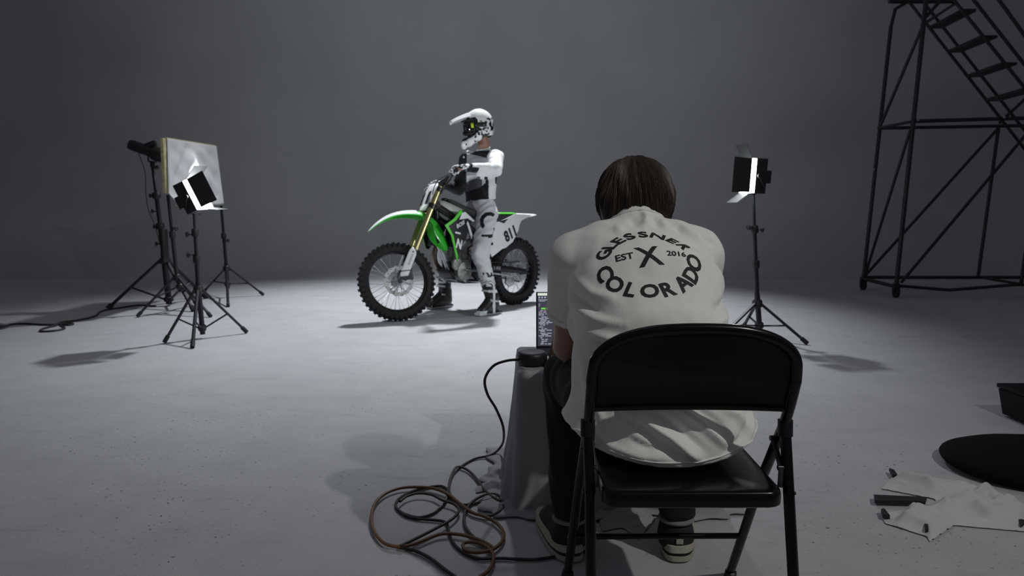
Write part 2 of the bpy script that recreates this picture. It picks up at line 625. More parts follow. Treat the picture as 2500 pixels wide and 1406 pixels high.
def wheel(name, c, rt, w, rim_r, spokes, xf, hub_r, tread):
    """tyre, rim, hub and single spokes"""
    c = Vector(c)
    X = (lambda p: xf(p)) if xf else None
    tire = MB(X)
    prof = []
    hw = w / 2
    for k in range(13):
        a = pi * (k / 12) - pi / 2
        rr = rim_r + 0.004 + (rt - 0.012 - rim_r) * max(0, cos(a)) ** 0.62
        prof.append((rr, hw * sin(a) * (1.0 if abs(sin(a)) < 0.8 else 0.96)))
    prof.append((rim_r - 0.004, hw * 0.62)); prof.insert(0, (rim_r - 0.004, -hw * 0.62))
    tire.lathe(prof, c, (0, 1, 0), 96, close=False)
    nk = tread
    for k in range(nk):
        a = 2 * pi * k / nk
        pat = [(-0.36, 0), (0.36, 0)] if k % 2 else [(0, 0)]
        pat = pat + [(-0.86, 0.35), (0.86, 0.35)]
        for (s_, tilt) in pat:
            aa = a
            side = abs(s_) > 0.7
            rr = rt - (0.030 if side else 0.013)
            rad = Vector((cos(aa), 0, sin(aa))); tan = Vector((-sin(aa), 0, cos(aa)))
            lat = Vector((0, 1, 0))
            nrm = (rad + lat * (0.55 if s_ > 0 else -0.55)).normalized() if side else rad
            la = tan.cross(nrm).normalized()
            Rm = Matrix((tan, la, nrm)).transposed()
            tire.box(c + rad * rr + lat * hw * s_, (0.024, w * (0.20 if side else 0.27), 0.030), Rm, bev=0.002)
    rim = MB(X)
    rim.lathe([(rim_r, -hw * .55), (rim_r - .004, -hw * .6), (rim_r - .012, -hw * .55), (rim_r - .016, -hw * .25), (rim_r - .022, 0),
               (rim_r - .016, hw * .25), (rim_r - .012, hw * .55), (rim_r - .004, hw * .6), (rim_r, hw * .55)], c, (0, 1, 0), 72, close=False)
    ro = rim.build(name, M['rim'], bike, angle=50)
    tire.build('tire', M['rubber'], ro, angle=35)
    hub = MB(X)
    hub.lathe([(0.012, -0.085), (0.022, -0.08), (0.022, -0.055), (hub_r, -0.05), (hub_r, -0.042), (0.024, -0.035), (0.022, 0.03),
               (hub_r, 0.042), (hub_r, 0.05), (0.03, 0.055), (0.028, 0.08), (0.012, 0.085)], c, (0, 1, 0), 28)
    hub.build('hub', M['silver'], ro)
    for k in range(spokes):
        a = 2 * pi * k / spokes
        side = 1 if k % 2 else -1
        tw = 0.55 if (k // 2) % 2 else -0.55
        p0 = c + Vector((cos(a + tw) * (hub_r - .004), side * 0.045, sin(a + tw) * (hub_r - .004)))
        p1 = c + Vector((cos(a) * (rim_r - .018), side * 0.006, sin(a) * (rim_r - .018)))
        sp = MB(X).tube([p0, p1 + (p0 - p1) * 0.07], 0.0019, 6)
        sp.tube([p1 + (p0 - p1) * 0.08, p1], 0.0042, 6)
        sp.build('spoke', M['steel'], ro)
    return ro


FW = fork(0.345) + Vector((0.03, 0, 0))
FW.z = 0.345
fw = wheel('front_wheel', FW, 0.348, 0.088, 0.268, 36, steer, 0.045, 44)
fw['label'] = 'spoked front wheel with wave brake disc'
RW = Vector((0, 0, 0.343))
rw = wheel('rear_wheel', RW, 0.346, 0.115, 0.240, 32, None, 0.055, 40)


def wave_disc(name, c, r0, r1, y, xf, parent, waves, m, holes=18, teeth=0):
    mb = MB(xf); c = Vector(c)
    n = 144
    vo, vi = [], []
    for k in range(n):
        a = 2 * pi * k / n
        rr = r1 + (0.004 * sin(waves * a) if waves else 0) + (0.004 * (1 if sin(teeth * a) > 0 else -1) if teeth else 0)
        ri = r0 + (0.003 * sin(waves * a + 1) if waves else 0)
        vo.append((cos(a) * rr, sin(a) * rr)); vi.append((cos(a) * ri, sin(a) * ri))
    V, Fc = [], []
    for yy in (y - 0.002, y + 0.002):
        for (x, z) in vo: V.append(c + Vector((x, yy, z)))
        for (x, z) in vi: V.append(c + Vector((x, yy, z)))
    for k in range(n):
        j = (k + 1) % n
        Fc += [[k, j, n + j, n + k], [2 * n + k, 3 * n + k, 3 * n + j, 2 * n + j], [k, 2 * n + k, 2 * n + j, j], [n + k, n + j, 3 * n + j, 3 * n + k]]
    mb.add(V, Fc, 0, False)
    for k in range(6):
        a = 2 * pi * k / 6
        p0 = c + Vector((cos(a) * 0.03, y, sin(a) * 0.03)); p1 = c + Vector((cos(a + .35) * (r0 + .004), y, sin(a + .35) * (r0 + .004)))
        mb.tube([p0, p1], 0.008, 6, flat=0.35)
    for k in range(holes):
        a = 2 * pi * k / holes
        rm = (r0 + r1) / 2 + (0.009 if k % 2 else -0.009)
        q = c + Vector((cos(a) * rm, y, sin(a) * rm))
        mb.lathe([(0.0045, -0.0028), (0.0045, 0.0028)], q, (0, 1, 0), 8, mi=1)
    return mb.build(name, [m, M['ink']], parent)


wave_disc('brake_disc', FW, 0.098, 0.132, 0.062, steer, fw, 14, M['silver'])
wave_disc('brake_disc', RW, 0.085, 0.118, -0.062, None, rw, 12, M['silver'])
wave_disc('sprocket', RW, 0.072, 0.104, 0.066, None, rw, 0, M['silver'], 12, 48)

# front fork: gold outer tubes, white guards, axle lugs
tcl = MB(steer)
for z, wd in ((0.985, 0.05), (1.135, 0.042)):
    a, b = fork(z, 0.10), fork(z, -0.10)
    mid = Vector((1.60 - 0.52 * z, 0, z))
    Rm = Matrix((Vector((RAKE.z, 0, -RAKE.x)), Vector((0, 1, 0)), RAKE)).transposed()
    tcl.box((a + b) / 2 - Vector((0.012, 0, 0)), (0.075, 0.17, wd * 0.7), Rm, bev=0.008)
    for q in (a, b): tcl.lathe([(0.036, -wd / 2), (0.036, wd / 2)], q, RAKE, 20)
tcl.cyl(Vector((1.60 - .52 * .95, 0, .95)), Vector((1.60 - .52 * 1.16, 0, 1.16)), 0.026)
tcl.build('triple_clamp', M['black_metal'], bike)
for s_ in (1, -1):
    dv = 0.10 * s_
    up = MB(steer)
    up.cyl(fork(0.622, dv), fork(1.165, dv), 0.0275, 20, 0)
    up.lathe([(0.031, 0), (0.031, 0.03)], fork(0.605, dv), RAKE, 20, 0)
    t = up.build('fork_tube', M['gold'], bike)
    lo = MB(steer); lo.cyl(fork(0.40, dv), fork(0.64, dv), 0.0235, 18)
    lo.tube([fork(0.44, dv), fork(0.36, dv), Vector((FW.x - .01, dv * 0.98, FW.z + .03)), Vector((FW.x, dv * 0.95, FW.z))], [0.026, 0.03, 0.03, 0.026], 14)
    lo.lathe([(0.02, -0.02), (0.024, -0.018), (0.024, 0.018), (0.02, 0.02)], Vector((FW.x, dv * .98, FW.z)), (0, 1, 0), 20)
    lo.build('fork_leg', M['darksteel'], t)
    # white guard wrapped round the front and outer side of the leg
    g = MB(steer); rows = []
    for i in range(15):
        tt = i / 14
        z = 0.378 + 0.250 * tt
        wid = 0.95 if tt < 0.7 else 0.95 * (1 - ((tt - 0.7) / 0.3) ** 1.6 * 0.93)
        cpt = fork(z, dv)
        row = []
        for k in range(11):
            a = -1.35 + 2.7 * k / 10
            a2 = a * wid + 0.62
            row.append(cpt + Vector((0.050 * cos(a2), s_ * 0.050 * sin(a2), 0)))
        rows.append(row)
    g.loft(rows)
    gd = g.build('fork_guard', M['white_plastic'], t, solid=0.004)
    band = MB(steer)
    band.tube([fork(0.425, dv) + Vector((0.053 * cos(a), s_ * 0.053 * sin(a), 0)) for a in [(-0.7 + 2.7 * q / 10) for q in range(11)]], 0.004, 6)
    band.build('guard_strap', M['ink'], gd)
    lt = MB(steer)
    if s_ > 0:
        ctr = fork(0.52, dv) + Vector((0.020, s_ * 0.0515, 0))
        dirz = Vector((-0.52, 0, 1)).normalized()
        letters_on(lt, 'SHOWA', 0.026, ctr, dirz, Vector((dirz.z, 0, -dirz.x)), 0.01, wide=1.1)
        lt.lathe([(0.009, -0.001), (0.009, 0.0015)], fork(0.585, dv) + Vector((0.024, 0.0515, 0)), (0, 1, 0), 16)
        lt.build('guard_lettering', mat('faded_grey_ink', (0.20, 0.20, 0.22), 0.6), gd)
cal = MB(steer)
cal.box(FW + Vector((-0.105, 0.062, 0.055)), (0.055, 0.045, 0.10), bev=0.008)
cal.tube([FW + Vector((-0.02, 0.08, 0.03)), FW + Vector((-0.09, 0.075, 0.09))], 0.012, 8)
cal.build('brake_caliper', M['darksteel'], bike)
dg = MB(steer)
dg.tube([FW + Vector((-0.03, .085, .0)), FW + Vector((0.06, .085, -.10)), FW + Vector((0.04, .085, -.03))], 0.006, 6)
dg.lathe([(0.02, -0.01), (0.026, 0), (0.018, 0.012)], FW + Vector((0, 0.105, 0)), (0, 1, 0), 20)
dg.build('axle_nut', M['silver'], bike)

# front fender
prof = [(1.690, .800, .018, .004), (1.655, .838, .050, .014), (1.60, .884, .068, .026), (1.52, .933, .082, .036), (1.43, .962, .090, .044), (1.33, .973, .092, .050), (1.24, .968, .090, .056),
        (1.17, .950, .092, .062), (1.09, .895, .100, .085), (1.030, .820, .100, .115), (0.995, .735, .094, .110), (0.978, .660, .080, .080), (0.972, .590, .050, .030)]


def fnorm(u, z):
    """direction from the fender towards the tyre"""
    i = min(range(len(prof)), key=lambda k: (prof[k][0] - u) ** 2 + (prof[k][1] - z) ** 2)
    a, b = prof[max(i - 1, 0)], prof[min(i + 1, len(prof) - 1)]
    t = Vector((b[0] - a[0], 0, b[1] - a[1])).normalized()
    if u > 1.12: return (0, -1)
    w_ = min(1, (1.12 - u) / .08)
    return (-t.z * w_, t.x * w_ - (1 - w_))


rows = []
for (u, z, hw, dr) in prof:
    row = []
    for k in range(15):
        t = -1 + 2 * k / 14
        n_ = fnorm(u, z)
        e_ = dr * abs(t) ** 2.6
        row.append((u + n_[0] * e_, hw * t, z + n_[1] * e_))
    rows.append(row)
ff = MB(steer).loft(rows).build('front_fender', M['green'], bike, solid=0.005, sub=1)
dec = MB(steer); rows = []
for (u, z, hw, dr) in prof[:7]:
    rows.append([(u, hw * t, z - dr * abs(t) ** 2.6 + 0.0045) for t in [(-0.93 + 1.86 * k / 14) for k in range(15)]])
dec.loft(rows).build('fender_graphic', M['white_plastic'], ff, solid=0.002, sub=1)

# number plate in front of the bars
rows = []
for i in range(13):
    t = i / 12
    z = 0.965 + 0.235 * t
    hw = 0.045 + 0.085 * sin(min(1, t * 1.25) * pi / 2) - (0.05 * max(0, (t - 0.8) / 0.2) ** 2)
    if t < 0.15: hw *= 0.8
    u0 = 1.60 - .52 * z + 0.105 + 0.012 * sin(t * pi)
    rows.append([(u0 - 0.055 * abs(q) ** 2, hw * q, z) for q in [(-1 + 2 * k / 14) for k in range(15)]])
npl = MB(steer).loft(rows).build('number_plate', M['white_plastic'], bike, solid=0.004)
pm = MB(steer)


def plate_curve(p):
    t = (p.z - 0.965) / 0.235
    hw = 0.125
    q = p.y / hw
    return Vector((1.60 - .52 * p.z + 0.105 + 0.012 * sin(max(0, min(1, t)) * pi) - 0.055 * q * q + 0.006, p.y, p.z))


letters_on(pm, '811', 0.155, (1.16, 0, 1.07), (0, 1, 0), (0, 0, 1), 0.035, curve=plate_curve, wide=0.95)
pm.build('plate_number', M['ink'], npl)

# handlebar, grips, levers
BARP = [(1.00, .385, 1.245), (.965, .27, 1.262), (.955, .19, 1.262), (.992, .11, 1.205), (1.0, .05, 1.195), (1.0, -.05, 1.195), (.992, -.11, 1.205), (.955, -.19, 1.262), (.965, -.27, 1.262), (1.00, -.385, 1.245)]
BARP = [(u - 0.045, v, z) for (u, v, z) in BARP]
hb = MB(steer); hb.tube(catmull(BARP, 6), 0.0125, 12)
for v in (.045, -.045): hb.tube([(.955, v, 1.20), (.985, v, 1.15)], 0.018, 10)
hb = hb.build('handlebar', M['black_metal'], bike)
for s_ in (1, -1):
    g = MB(steer)
    p0, p1 = Vector((.955, .385 * s_, 1.245)), Vector((.923, .265 * s_, 1.262))
    d = (p1 - p0)
    g.lathe([(0.018, 0), (0.018, .004), (0.0155, .006)] + [(0.0155 + 0.0012 * (k % 2), .008 + k * .0045) for k in range(24)] + [(0.024, .118), (0.024, .122)], p0, d, 16)
    g.build('grip', M['rubber'], hb)
    lv = MB(steer)
    lv.tube([(.935, .235 * s_, 1.262), (.985, .25 * s_, 1.255), (1.005, .30 * s_, 1.252), (1.012, .385 * s_, 1.243)], [.008, .007, .006, .006], 8)
    lv.box((.945, .228 * s_, 1.27), (.035, .03, .025), bev=.004)
    lv.build('lever', M['silver'], hb)
pad = MB(steer); pad.tube([(.93, .10, 1.235), (.925, 0, 1.235), (.93, -.10, 1.235)], 0.026, 14)
pad.build('bar_pad', M['black_plastic'], hb)
MB(steer).tube(catmull([(.965, -.2, 1.25), (1.10, -.16, 1.20), (1.13, -.05, 1.02), (1.17, .10, .90), (1.30, .135, .66), (1.40, .13, .48), (FW.x - .10, .075, .42)], 8), 0.004, 8).build('brake_hose', M['black_plastic'], bike)
MB(steer).tube(catmull([(.93, .2, 1.26), (1.06, .17, 1.20), (1.10, .11, 1.08), (1.03, .12, .98)], 8), 0.004, 8).build('clutch_cable', M['black_plastic'], bike)

# frame, subframe, engine
fr = MB()
for s_ in (1, -1):
    v = .065 * s_
    fr.tube(catmull([(1.02, .03 * s_, .99), (.90, .10 * s_, .90), (.72, .115 * s_, .80), (.60, .11 * s_, .68), (.565, .10 * s_, .52), (.58, .095 * s_, .36)], 5), 0.024, 10, flat=1.4)
    fr.tube([(.60, .09 * s_, .84), (.35, .085 * s_, .84), (.05, .07 * s_, .87)], 0.012, 8)
    fr.tube([(.57, .085 * s_, .60), (.35, .085 * s_, .70), (.08, .07 * s_, .86)], 0.011, 8)
    fr.tube([(.93, .03 * s_, .50), (.85, .085 * s_, .33), (.60, .09 * s_, .30), (.57, .09 * s_, .38)], 0.016, 8)
fr.build('frame', M['black_metal'], bike)
MB().tube([(1.035, 0, .97), (1.012, 0, .66)], [0.028, 0.024], 12).build('head_tube', M['black_metal'], bike)
dt = MB(); dt.tube([(1.012, 0, .66), (.93, 0, .50), (.89, 0, .40)], [0.024, 0.024, 0.022], 12)
dt.build('down_tube', M['silver'], bike)
en = MB()
en.box((.76, 0, .41), (.26, .21, .20), bev=.03)
en.box((.64, 0, .46), (.16, .22, .16), bev=.03)
en.lathe([(.085, 0), (.092, .012), (.088, .03), (.05, .038)], (.80, .10, .40), (0, 1, 0), 32)
en.lathe([(.055, 0), (.060, .01), (.054, .024), (.02, .03)], (.88, .095, .47), (0, 1, 0), 28)
en.lathe([(.095, 0), (.10, .02), (.09, .04)], (.70, -.10, .42), (0, -1, 0), 28)
for k in range(8):
    a = 2 * pi * k / 8
    en.lathe([(.007, 0), (.007, .008), (.003, .009)], (.80 + .078 * cos(a), .125, .40 + .078 * sin(a)), (0, 1, 0), 8)
en.tube([(.90, .06, .36), (.86, .115, .34), (.78, .12, .30)], 0.012, 8)
en = en.build('engine', M['cast'], bike, angle=35)
cy = MB()
tilt = Matrix.Rotation(radians(-6), 3, 'Y')
cy.box((.785, 0, .56), (.13, .15, .14), tilt, bev=.012)
for k in range(5): cy.box((.785 + .002 * k, 0, .525 + .022 * k), (.145, .165, .006), tilt, bev=.001)
cy.box((.775, 0, .66), (.15, .17, .07), tilt, bev=.018)
cy.box((.77, 0, .72), (.11, .13, .06), tilt, bev=.02)
cy.tube([(.70, .03, .66), (.62, .03, .68), (.58, .02, .70)], 0.03, 12)
cy.build('cylinder_head', M['cast'], en)
sc_ = MB()
sc_.lathe([(.070, 0), (.075, .008), (.06, .02)], (.63, .11, .44), (0, 1, 0), 28)
sc_.plate([(.70, .135, .54), (.60, .135, .56), (.55, .135, .47), (.56, .135, .36), (.64, .135, .31), (.71, .135, .36)], .05, .006)
sc_.build('sprocket_cover', M['engine_black'], en)
MB().tube([(.60, .15, .55), (.585, .152, .62), (.60, .15, .70)], 0.009, 8).build('hose', M['black_plastic'], en)
MB().tube(catmull([(.70, .13, .42), (.68, .15, .40), (.82, .155, .42)], 5), 0.008, 8).build('gear_lever', M['silver'], en)
sk = MB(); sk.loft([[(u, v, z) for v in (-.11, -.06, 0, .06, .11)] for u, z in ((.95, .42), (.90, .335), (.80, .288), (.60, .278))])
sk.build('skid_plate', M['black_plastic'], bike, solid=.005)
ex = MB(); ex.tube(catmull([(.86, -.03, .66), (.96, -.06, .65), (.985, -.09, .56), (.93, -.12, .45), (.80, -.145, .40), (.62, -.15, .46), (.45, -.13, .60), (.25, -.13, .72)], 8), [0.024] * 57, 14)
ex = ex.build('exhaust_pipe', M['exhaust'], bike)
MB().tube([(.25, -.13, .72), (.22, -.13, .735), (-.10, -.13, .83), (-.13, -.13, .84)], [.03, .055, .055, .035], 20).build('silencer', M['silver'], ex)
for s_ in (1, -1):
    fp = MB(); fp.box((.555, .15 * s_, .385), (.045, .09, .022), bev=.004)
    for k in range(5): fp.box((.555 + (.016 if k % 2 else -.016), (.12 + .016 * k) * s_, .40), (.006, .006, .014))
    fp.build('foot_peg', M['silver'], bike)
# radiators behind the shrouds
for s_ in (1, -1):
    rd = MB(); rd.box((.965, .115 * s_, .76), (.03, .10, .25), Matrix.Rotation(radians(-12), 3, 'Y'), bev=.006)
    for k in range(9): rd.box((.985 - .003 * k + .006, .115 * s_, .66 + .024 * k), (.02, .095, .004), Matrix.Rotation(radians(25), 3, 'Y'))
    rd.build('radiator', M['black_plastic'], bike)
    # shroud
    V = lambda u, z: (u, s_ * (0.205 - 0.55 * max(0, .92 - u) ** 1.3 - 0.10 * max(0, u - 1.03)), z)
    out = [(.918, .975), (1.0, .895), (1.10, .836), (1.034, .743), (.996, .612), (.963, .498 if s_ > 0 else .60), (.925, .60 if s_ > 0 else .64), (.90, .66), (.835, .70), (.78, .80), (.72, .86), (.66, .875), (.74, .925), (.83, .965)]
    sh = MB().plate([V(*p) for p in out], .006, .002).build('radiator_shroud', M['ink'], bike)
    off = lambda P, d: tuple((p[0], p[1] + s_ * d, p[2]) for p in P)
    edge = [(.918, .975), (1.0, .895), (1.10, .836), (1.034, .743), (.996, .612), (.963, .498 if s_ > 0 else .60)]
    gm = MB()
    inner = [(.885, .955), (.972, .882), (1.062, .830), (1.008, .745), (.975, .615), (.955, .56)]
    for i in range(5):
        a, b, c_, d_ = edge[i], edge[i + 1], inner[i + 1], inner[i]
        q = [V(*a), V(*b), V(*c_), V(*d_)]
        gm.plate(off(q, .0035), .003)
    gm.build('shroud_edge', M['limegreen'], sh)
    wm = MB()
    wm.plate(off([V(*p) for p in [(.90, .945), (.845, .955), (.66, .872), (.69, .86), (.80, .895), (.935, .885)]], .0035), .003)
    wm.plate(off([V(*p) for p in [(.80, .87), (.775, .84), (.70, .73), (.73, .70), (.765, .76), (.82, .85)]], .0035), .003)
    wm.build('shroud_graphic', M['white_ink'], sh)
    if s_ > 0:
        lm = MB()
        cv = lambda p: Vector(V(p.x, p.z)) + Vector((0, s_ * .0045, 0))
        dn = Vector((.16, 0, -1)).normalized()
        rt = Vector((dn.z, 0, -dn.x))
        letters_on(lm, 'N', .110, (.940, .2, .665), Vector((-.93, 0, -.35)), Vector((-.3, 0, .95)), .05, curve=cv, wide=.85)
        lm.build('shroud_lettering', M['white_ink'], sh); lm = MB()
        letters_on(lm, 'I', .085, (.955, .2, .765), Vector((-.2, 0, .98)), Vector((-.98, 0, -.2)), .05, curve=cv, wide=.95)
        lm.build('shroud_lettering', M['white_ink'], sh); lm = MB()
        letters_on(lm, 'BOSS', .050, (.915, .2, .845), Vector((-.93, 0, .37)), Vector((.2, 0, .98)), .03, curve=cv)
        lm.build('shroud_lettering', M['white_ink'], sh)
tk = MB()
rows = []
for (u, z0, z1, hw) in [(1.02, .98, 1.065, .035), (.97, .91, 1.065, .085), (.88, .86, 1.04, .10), (.76, .84, .995, .095), (.62, .84, .955, .07)]:
    rows.append([(u, hw * cos(a), (z0 + z1) / 2 + (z1 - z0) / 2 * sin(a)) for a in [2 * pi * k / 16 for k in range(16)]])
tk.loft(rows, closed=True, caps=True)
tk.lathe([(.035, 0), (.035, .02), (.02, .028)], (.93, 0, 1.055), (0, 0, 1), 20, mi=1)
tk.build('fuel_tank', [M['tank'], M['black_plastic']], bike, sub=1)
st = MB(); rows = []
for (u, z, hw, th) in [(.92, 1.075, .03, .02), (.86, 1.07, .05, .05), (.76, 1.025, .062, .07), (.62, .978, .072, .09), (.45, .947, .08, .10), (.30, .938, .085, .095), (.15, .936, .085, .075), (.05, .935, .075, .045), (.02, .932, .05, .02)]:
    rows.append([(u, hw * max(-1, min(1, 1.25 * cos(a))), z - th / 2 + th / 2 * max(-1, min(1, 1.2 * sin(a)))) for a in [2 * pi * k / 20 for k in range(20)]])
st = st.loft(rows, closed=True, caps=True).build('seat', M['seat'], bike, sub=1)
rows = []
for (u, z, hw) in [(.34, .944, .075), (.25, .943, .078), (.15, .942, .078), (.06, .941, .07), (.035, .938, .06)]:
    rows.append([(u, hw * q, z - .012 * abs(q) ** 4) for q in [(-1 + 2 * k / 10) for k in range(11)]])
MB().loft(rows).build('seat_stripe', M['limegreen'], st, solid=.006)
# rear fender and side number panels
rows = []
for (u, z, hw, dr) in [(.16, .925, .085, .05), (.06, .935, .088, .05), (-.05, .933, .085, .045), (-.15, .930, .072, .035), (-.25, .926, .05, .02), (-.315, .921, .022, .006)]:
    rows.append([(u, hw * q, z - dr * abs(q) ** 2.5) for q in [(-1 + 2 * k / 14) for k in range(15)]])
MB().loft(rows).build('rear_fender', M['white_plastic'], bike, solid=.006, sub=1)
for s_ in (1, -1):
    V = lambda u, z: (u, s_ * (0.125 - 0.12 * max(0, -u + .05) - .06 * max(0, u - .40)), z)
    sp = MB().plate([V(*p) for p in [(.53, .775), (.43, .835), (.25, .885), (.12, .93), (-.02, .925), (-.16, .915), (.02, .865), (.05, .83), (.075, .76), (.15, .655), (.254, .598), (.30, .59), (.441, .515), (.49, .61), (.527, .70)]], .008, .003)
    sp = sp.build('side_panel', M['white_plastic'], bike)
    nm = MB(); cv = lambda p: Vector(V(p.x, p.z)) + Vector((0, s_ * .002, 0))
    letters_on(nm, '811', .150, (.195, .12, .735), Vector((-.87 * s_, 0, .42 * s_)), Vector((.42, 0, .87)), .045, curve=cv, wide=.82)
    nm.build('side_number', M['ink'], sp)
    bm_ = MB()
    for (u, z) in ((.455, .715), (.445, .645)): bm_.lathe([(.015, 0), (.015, .004)], (u, s_ * (.128 - .06 * max(0, u - .4)), z), (0, s_, 0), 18)
    bm_.build('panel_bolt', M['ink'], sp)
    bm_ = MB(); bm_.plate([(p[0], p[1] + s_ * .003, p[2]) for p in [V(.36, .86), V(.22, .885), V(.28, .84)]], .002)
    bm_.build('panel_graphic', M['darksteel'], sp)
mf = MB(); rows = []
for i in range(9):
    a = radians(25 + 60 * i / 8)
    rows.append([(RW.x + .40 * cos(a), v, RW.z + .40 * sin(a)) for v in (-.06, -.03, 0, .03, .06)])
mf.loft(rows).build('mud_guard', M['black_plastic'], bike, solid=.004)
# swingarm, shock, chain
sw = MB()
for s_ in (1, -1):
    sw.tube([(.56, .085 * s_, .40), (.45, .088 * s_, .415), (.12, .092 * s_, .372), (-.05, .092 * s_, .345)], [.032, .036, .030, .024], 12, flat=.5, up=(0, 1, 0))
    sw.box((-.03, .092 * s_, .343), (.09, .02, .055), bev=.005)
sw.box((.50, 0, .40), (.09, .19, .07), bev=.015)
sw = sw.build('swingarm', M['engine_black'], bike)
lt = MB(); letters_on(lt, 'S 450', .042, (.36, .112, .405), Vector((-1, 0, -.08)), Vector((-.08, 0, 1)), .02)
lt.build('swingarm_lettering', mat('grey_decal_ink', (.33, .33, .35), .6), sw)
sh = MB(); sh.cyl((.50, 0, .45), (.60, 0, .80), .018, 14)
sh.tube([(.515 + .075 * k / 90 + .042 * cos(k * .55) * .3, .042 * sin(k * .55), .50 + .25 * k / 90 + .0) for k in range(91)], .006, 6, mi=0)
sh.build('shock_absorber', M['darksteel'], bike)
ch = MB()
ch.tube([(.62, .072, .475), (.30, .072, .452), (0, .068, .447)], .007, 6)
ch.tube([(.62, .072, .385), (.30, .072, .31), (0, .068, .239)], .007, 6)
ch.build('chain', M['darksteel'], bike)
cg = MB(); cg.plate([(.20, .09, .30), (.10, .09, .285), (.09, .09, .22), (.16, .09, .20), (.22, .09, .245)], .02, .003)
cg.box((.28, .10, .335), (.30, .006, .018), Matrix.Rotation(radians(-9), 3, 'Y'), bev=.002)
cg.build('chain_guide', M['silver'], bike)
MB().tube([(.05, -.08, .45), (-.03, -.085, .42)], .02, 8).build('rear_caliper', M['darksteel'], bike)
# ---------------------------------------------------------------- the rider
M['skin'] = mat('skin', (0.36, 0.19, 0.14), 0.5, var=0.08, vscale=20, sub=0.1)
M['jersey_white'] = mat('white_jersey', (0.74, 0.75, 0.78), 0.75, bump=0.25, bscale=60)
M['jersey_grey'] = mat('grey_jersey_panel', (0.36, 0.37, 0.42), 0.8)
M['jersey_dark'] = mat('dark_grey_jersey_panel', (0.10, 0.10, 0.11), 0.8)
M['jersey_black'] = mat('black_jersey_panel', (0.007, 0.007, 0.009), 0.85)
M['pants_grey'] = mat('pale_grey_riding_pants', (0.60, 0.60, 0.65), 0.7, bump=0.25, bscale=60)
M['boot_white'] = mat('white_boot_panel', (0.62, 0.65, 0.66), 0.45, var=0.12, vscale=40)
M['boot_black'] = mat('black_boot', (0.009, 0.009, 0.010), 0.4)
M['helmet_white'] = mat('white_helmet_shell', (0.82, 0.83, 0.85), 0.25, coat=0.5)
M['helmet_black'] = mat('black_helmet_shell', (0.010, 0.011, 0.011), 0.3)
M['lens'] = mat('dark_goggle_lens', (0.006, 0.005, 0.008), 0.08, coat=0.6)
M['neon'] = mat('neon_yellow_tab', (0.55, 0.75, 0.03), 0.5)
M['boot_gum'] = mat('grey_boot_sole', (0.30, 0.30, 0.31), 0.6)

LSH, LEL = Vector((.455, .190, 1.462)), Vector((.65, .385, 1.338))
RSH, REL = Vector((.47, -.185, 1.465)), Vector((.42, -.385, 1.18))


def grip_pt(s_, du, dt, dz):
    """point near a handlebar grip: du forward, dt outward along the grip, dz up"""
    c = Vector((.939, .325 * s_, 1.254))
    a = Vector((.032, .12 * s_, -.017)).normalized()
    return steer(c + a * dt + Vector((du, 0, dz)))


LWR, RWR = grip_pt(1, -.085, 0, .03), grip_pt(-1, -.085, 0, .03)
HIPZ = .96
LEG = {1: [Vector((.49, .105, .93)), Vector((.70, .235, .575)), Vector((.645, .325, .13))],
       -1: [Vector((.50, -.105, .93)), Vector((.72, -.25, .575)), Vector((.66, -.33, .13))]}
NECK = Vector((.425, 0, 1.60))


def rider_sdf(h, lo, hi): return SDF(lo, hi, h)


# body: one continuous skin under the riding gear
S_ = SDF((.15, -.55, .02), (1.2, .55, 1.95), .0125)
S_.cap((.47, 0, .98), (.47, 0, 1.15), .10, .10, .03, 1.45, (0, 1, 0))
S_.cap((.47, 0, 1.15), (.45, 0, 1.40), .10, .105, .04, 1.5, (0, 1, 0))
S_.cap((.44, 0, 1.44), NECK, .065, .050, .03)
S_.cap(NECK, (.47, 0, 1.70), .050, .052, .02)
S_.ell((.50, 0, 1.755), (.090, .075, .10), .02)
S_.ell((.54, -.03, 1.70), (.045, .045, .05), .02)
for sh, el, wr, s_ in ((LSH, LEL, LWR, 1), (RSH, REL, RWR, -1)):
    S_.cap((.45, 0, 1.44), sh, .07, .06, .03)
    S_.cap(sh, el, .052, .042, .02); S_.cap(el, wr, .042, .028, .015)
    S_.cap(wr, grip_pt(s_, -.02, 0, .02), .026, .022, .01)
for s_ in (1, -1):
    h_, k_, a_ = LEG[s_]
    S_.cap((.47, .05 * s_, .98), h_, .10, .09, .03); S_.cap(h_, k_, .085, .058, .02); S_.cap(k_, a_, .056, .042, .015)
    S_.cap(a_, a_ + Vector((.12, .02 * s_, -.08)), .04, .035, .02)
rider = S_.build('person', M['skin'], None, 2)
rider.location = BIKE_LOC; rider.rotation_euler = (0, 0, BIKE_RZ)
tag(rider, 'person in white helmet and black and white riding gear standing astride the green bike', 'person')

# jersey
J = SDF((.15, -.52, 1.0), (1.15, .52, 1.65), .0072)
J.cap((.475, 0, 1.08), (.475, 0, 1.18), .118, .112, .03, 1.42, (0, 1, 0))
J.cap((.475, 0, 1.18), (.455, 0, 1.36), .112, .125, .05, 1.38, (0, 1, 0))
J.cap((.455, 0, 1.36), (.44, 0, 1.46), .125, .085, .05, 1.4, (0, 1, 0))
J.cap((.43, 0, 1.48), (.43, 0, 1.565), .075, .062, .03)
for sh, el, wr, s_ in ((LSH, LEL, LWR, 1), (RSH, REL, RWR, -1)):
    J.cap((.45, .05 * s_, 1.455), sh, .075, .068, .03)
    J.cap(sh, el, .077, .062, .03); J.cap(el, wr + (el - wr) * .12, .060, .037, .02)
J.cap(LEL + Vector((.03, -.05, -.05)), LEL + Vector((.16, -.04, -.06)), .045, .03, .04)
J.plane((0, 0, 1.085), (-.05, .10, -1))
J.plane((.43, 0, 1.555), (.25, 0, 1))
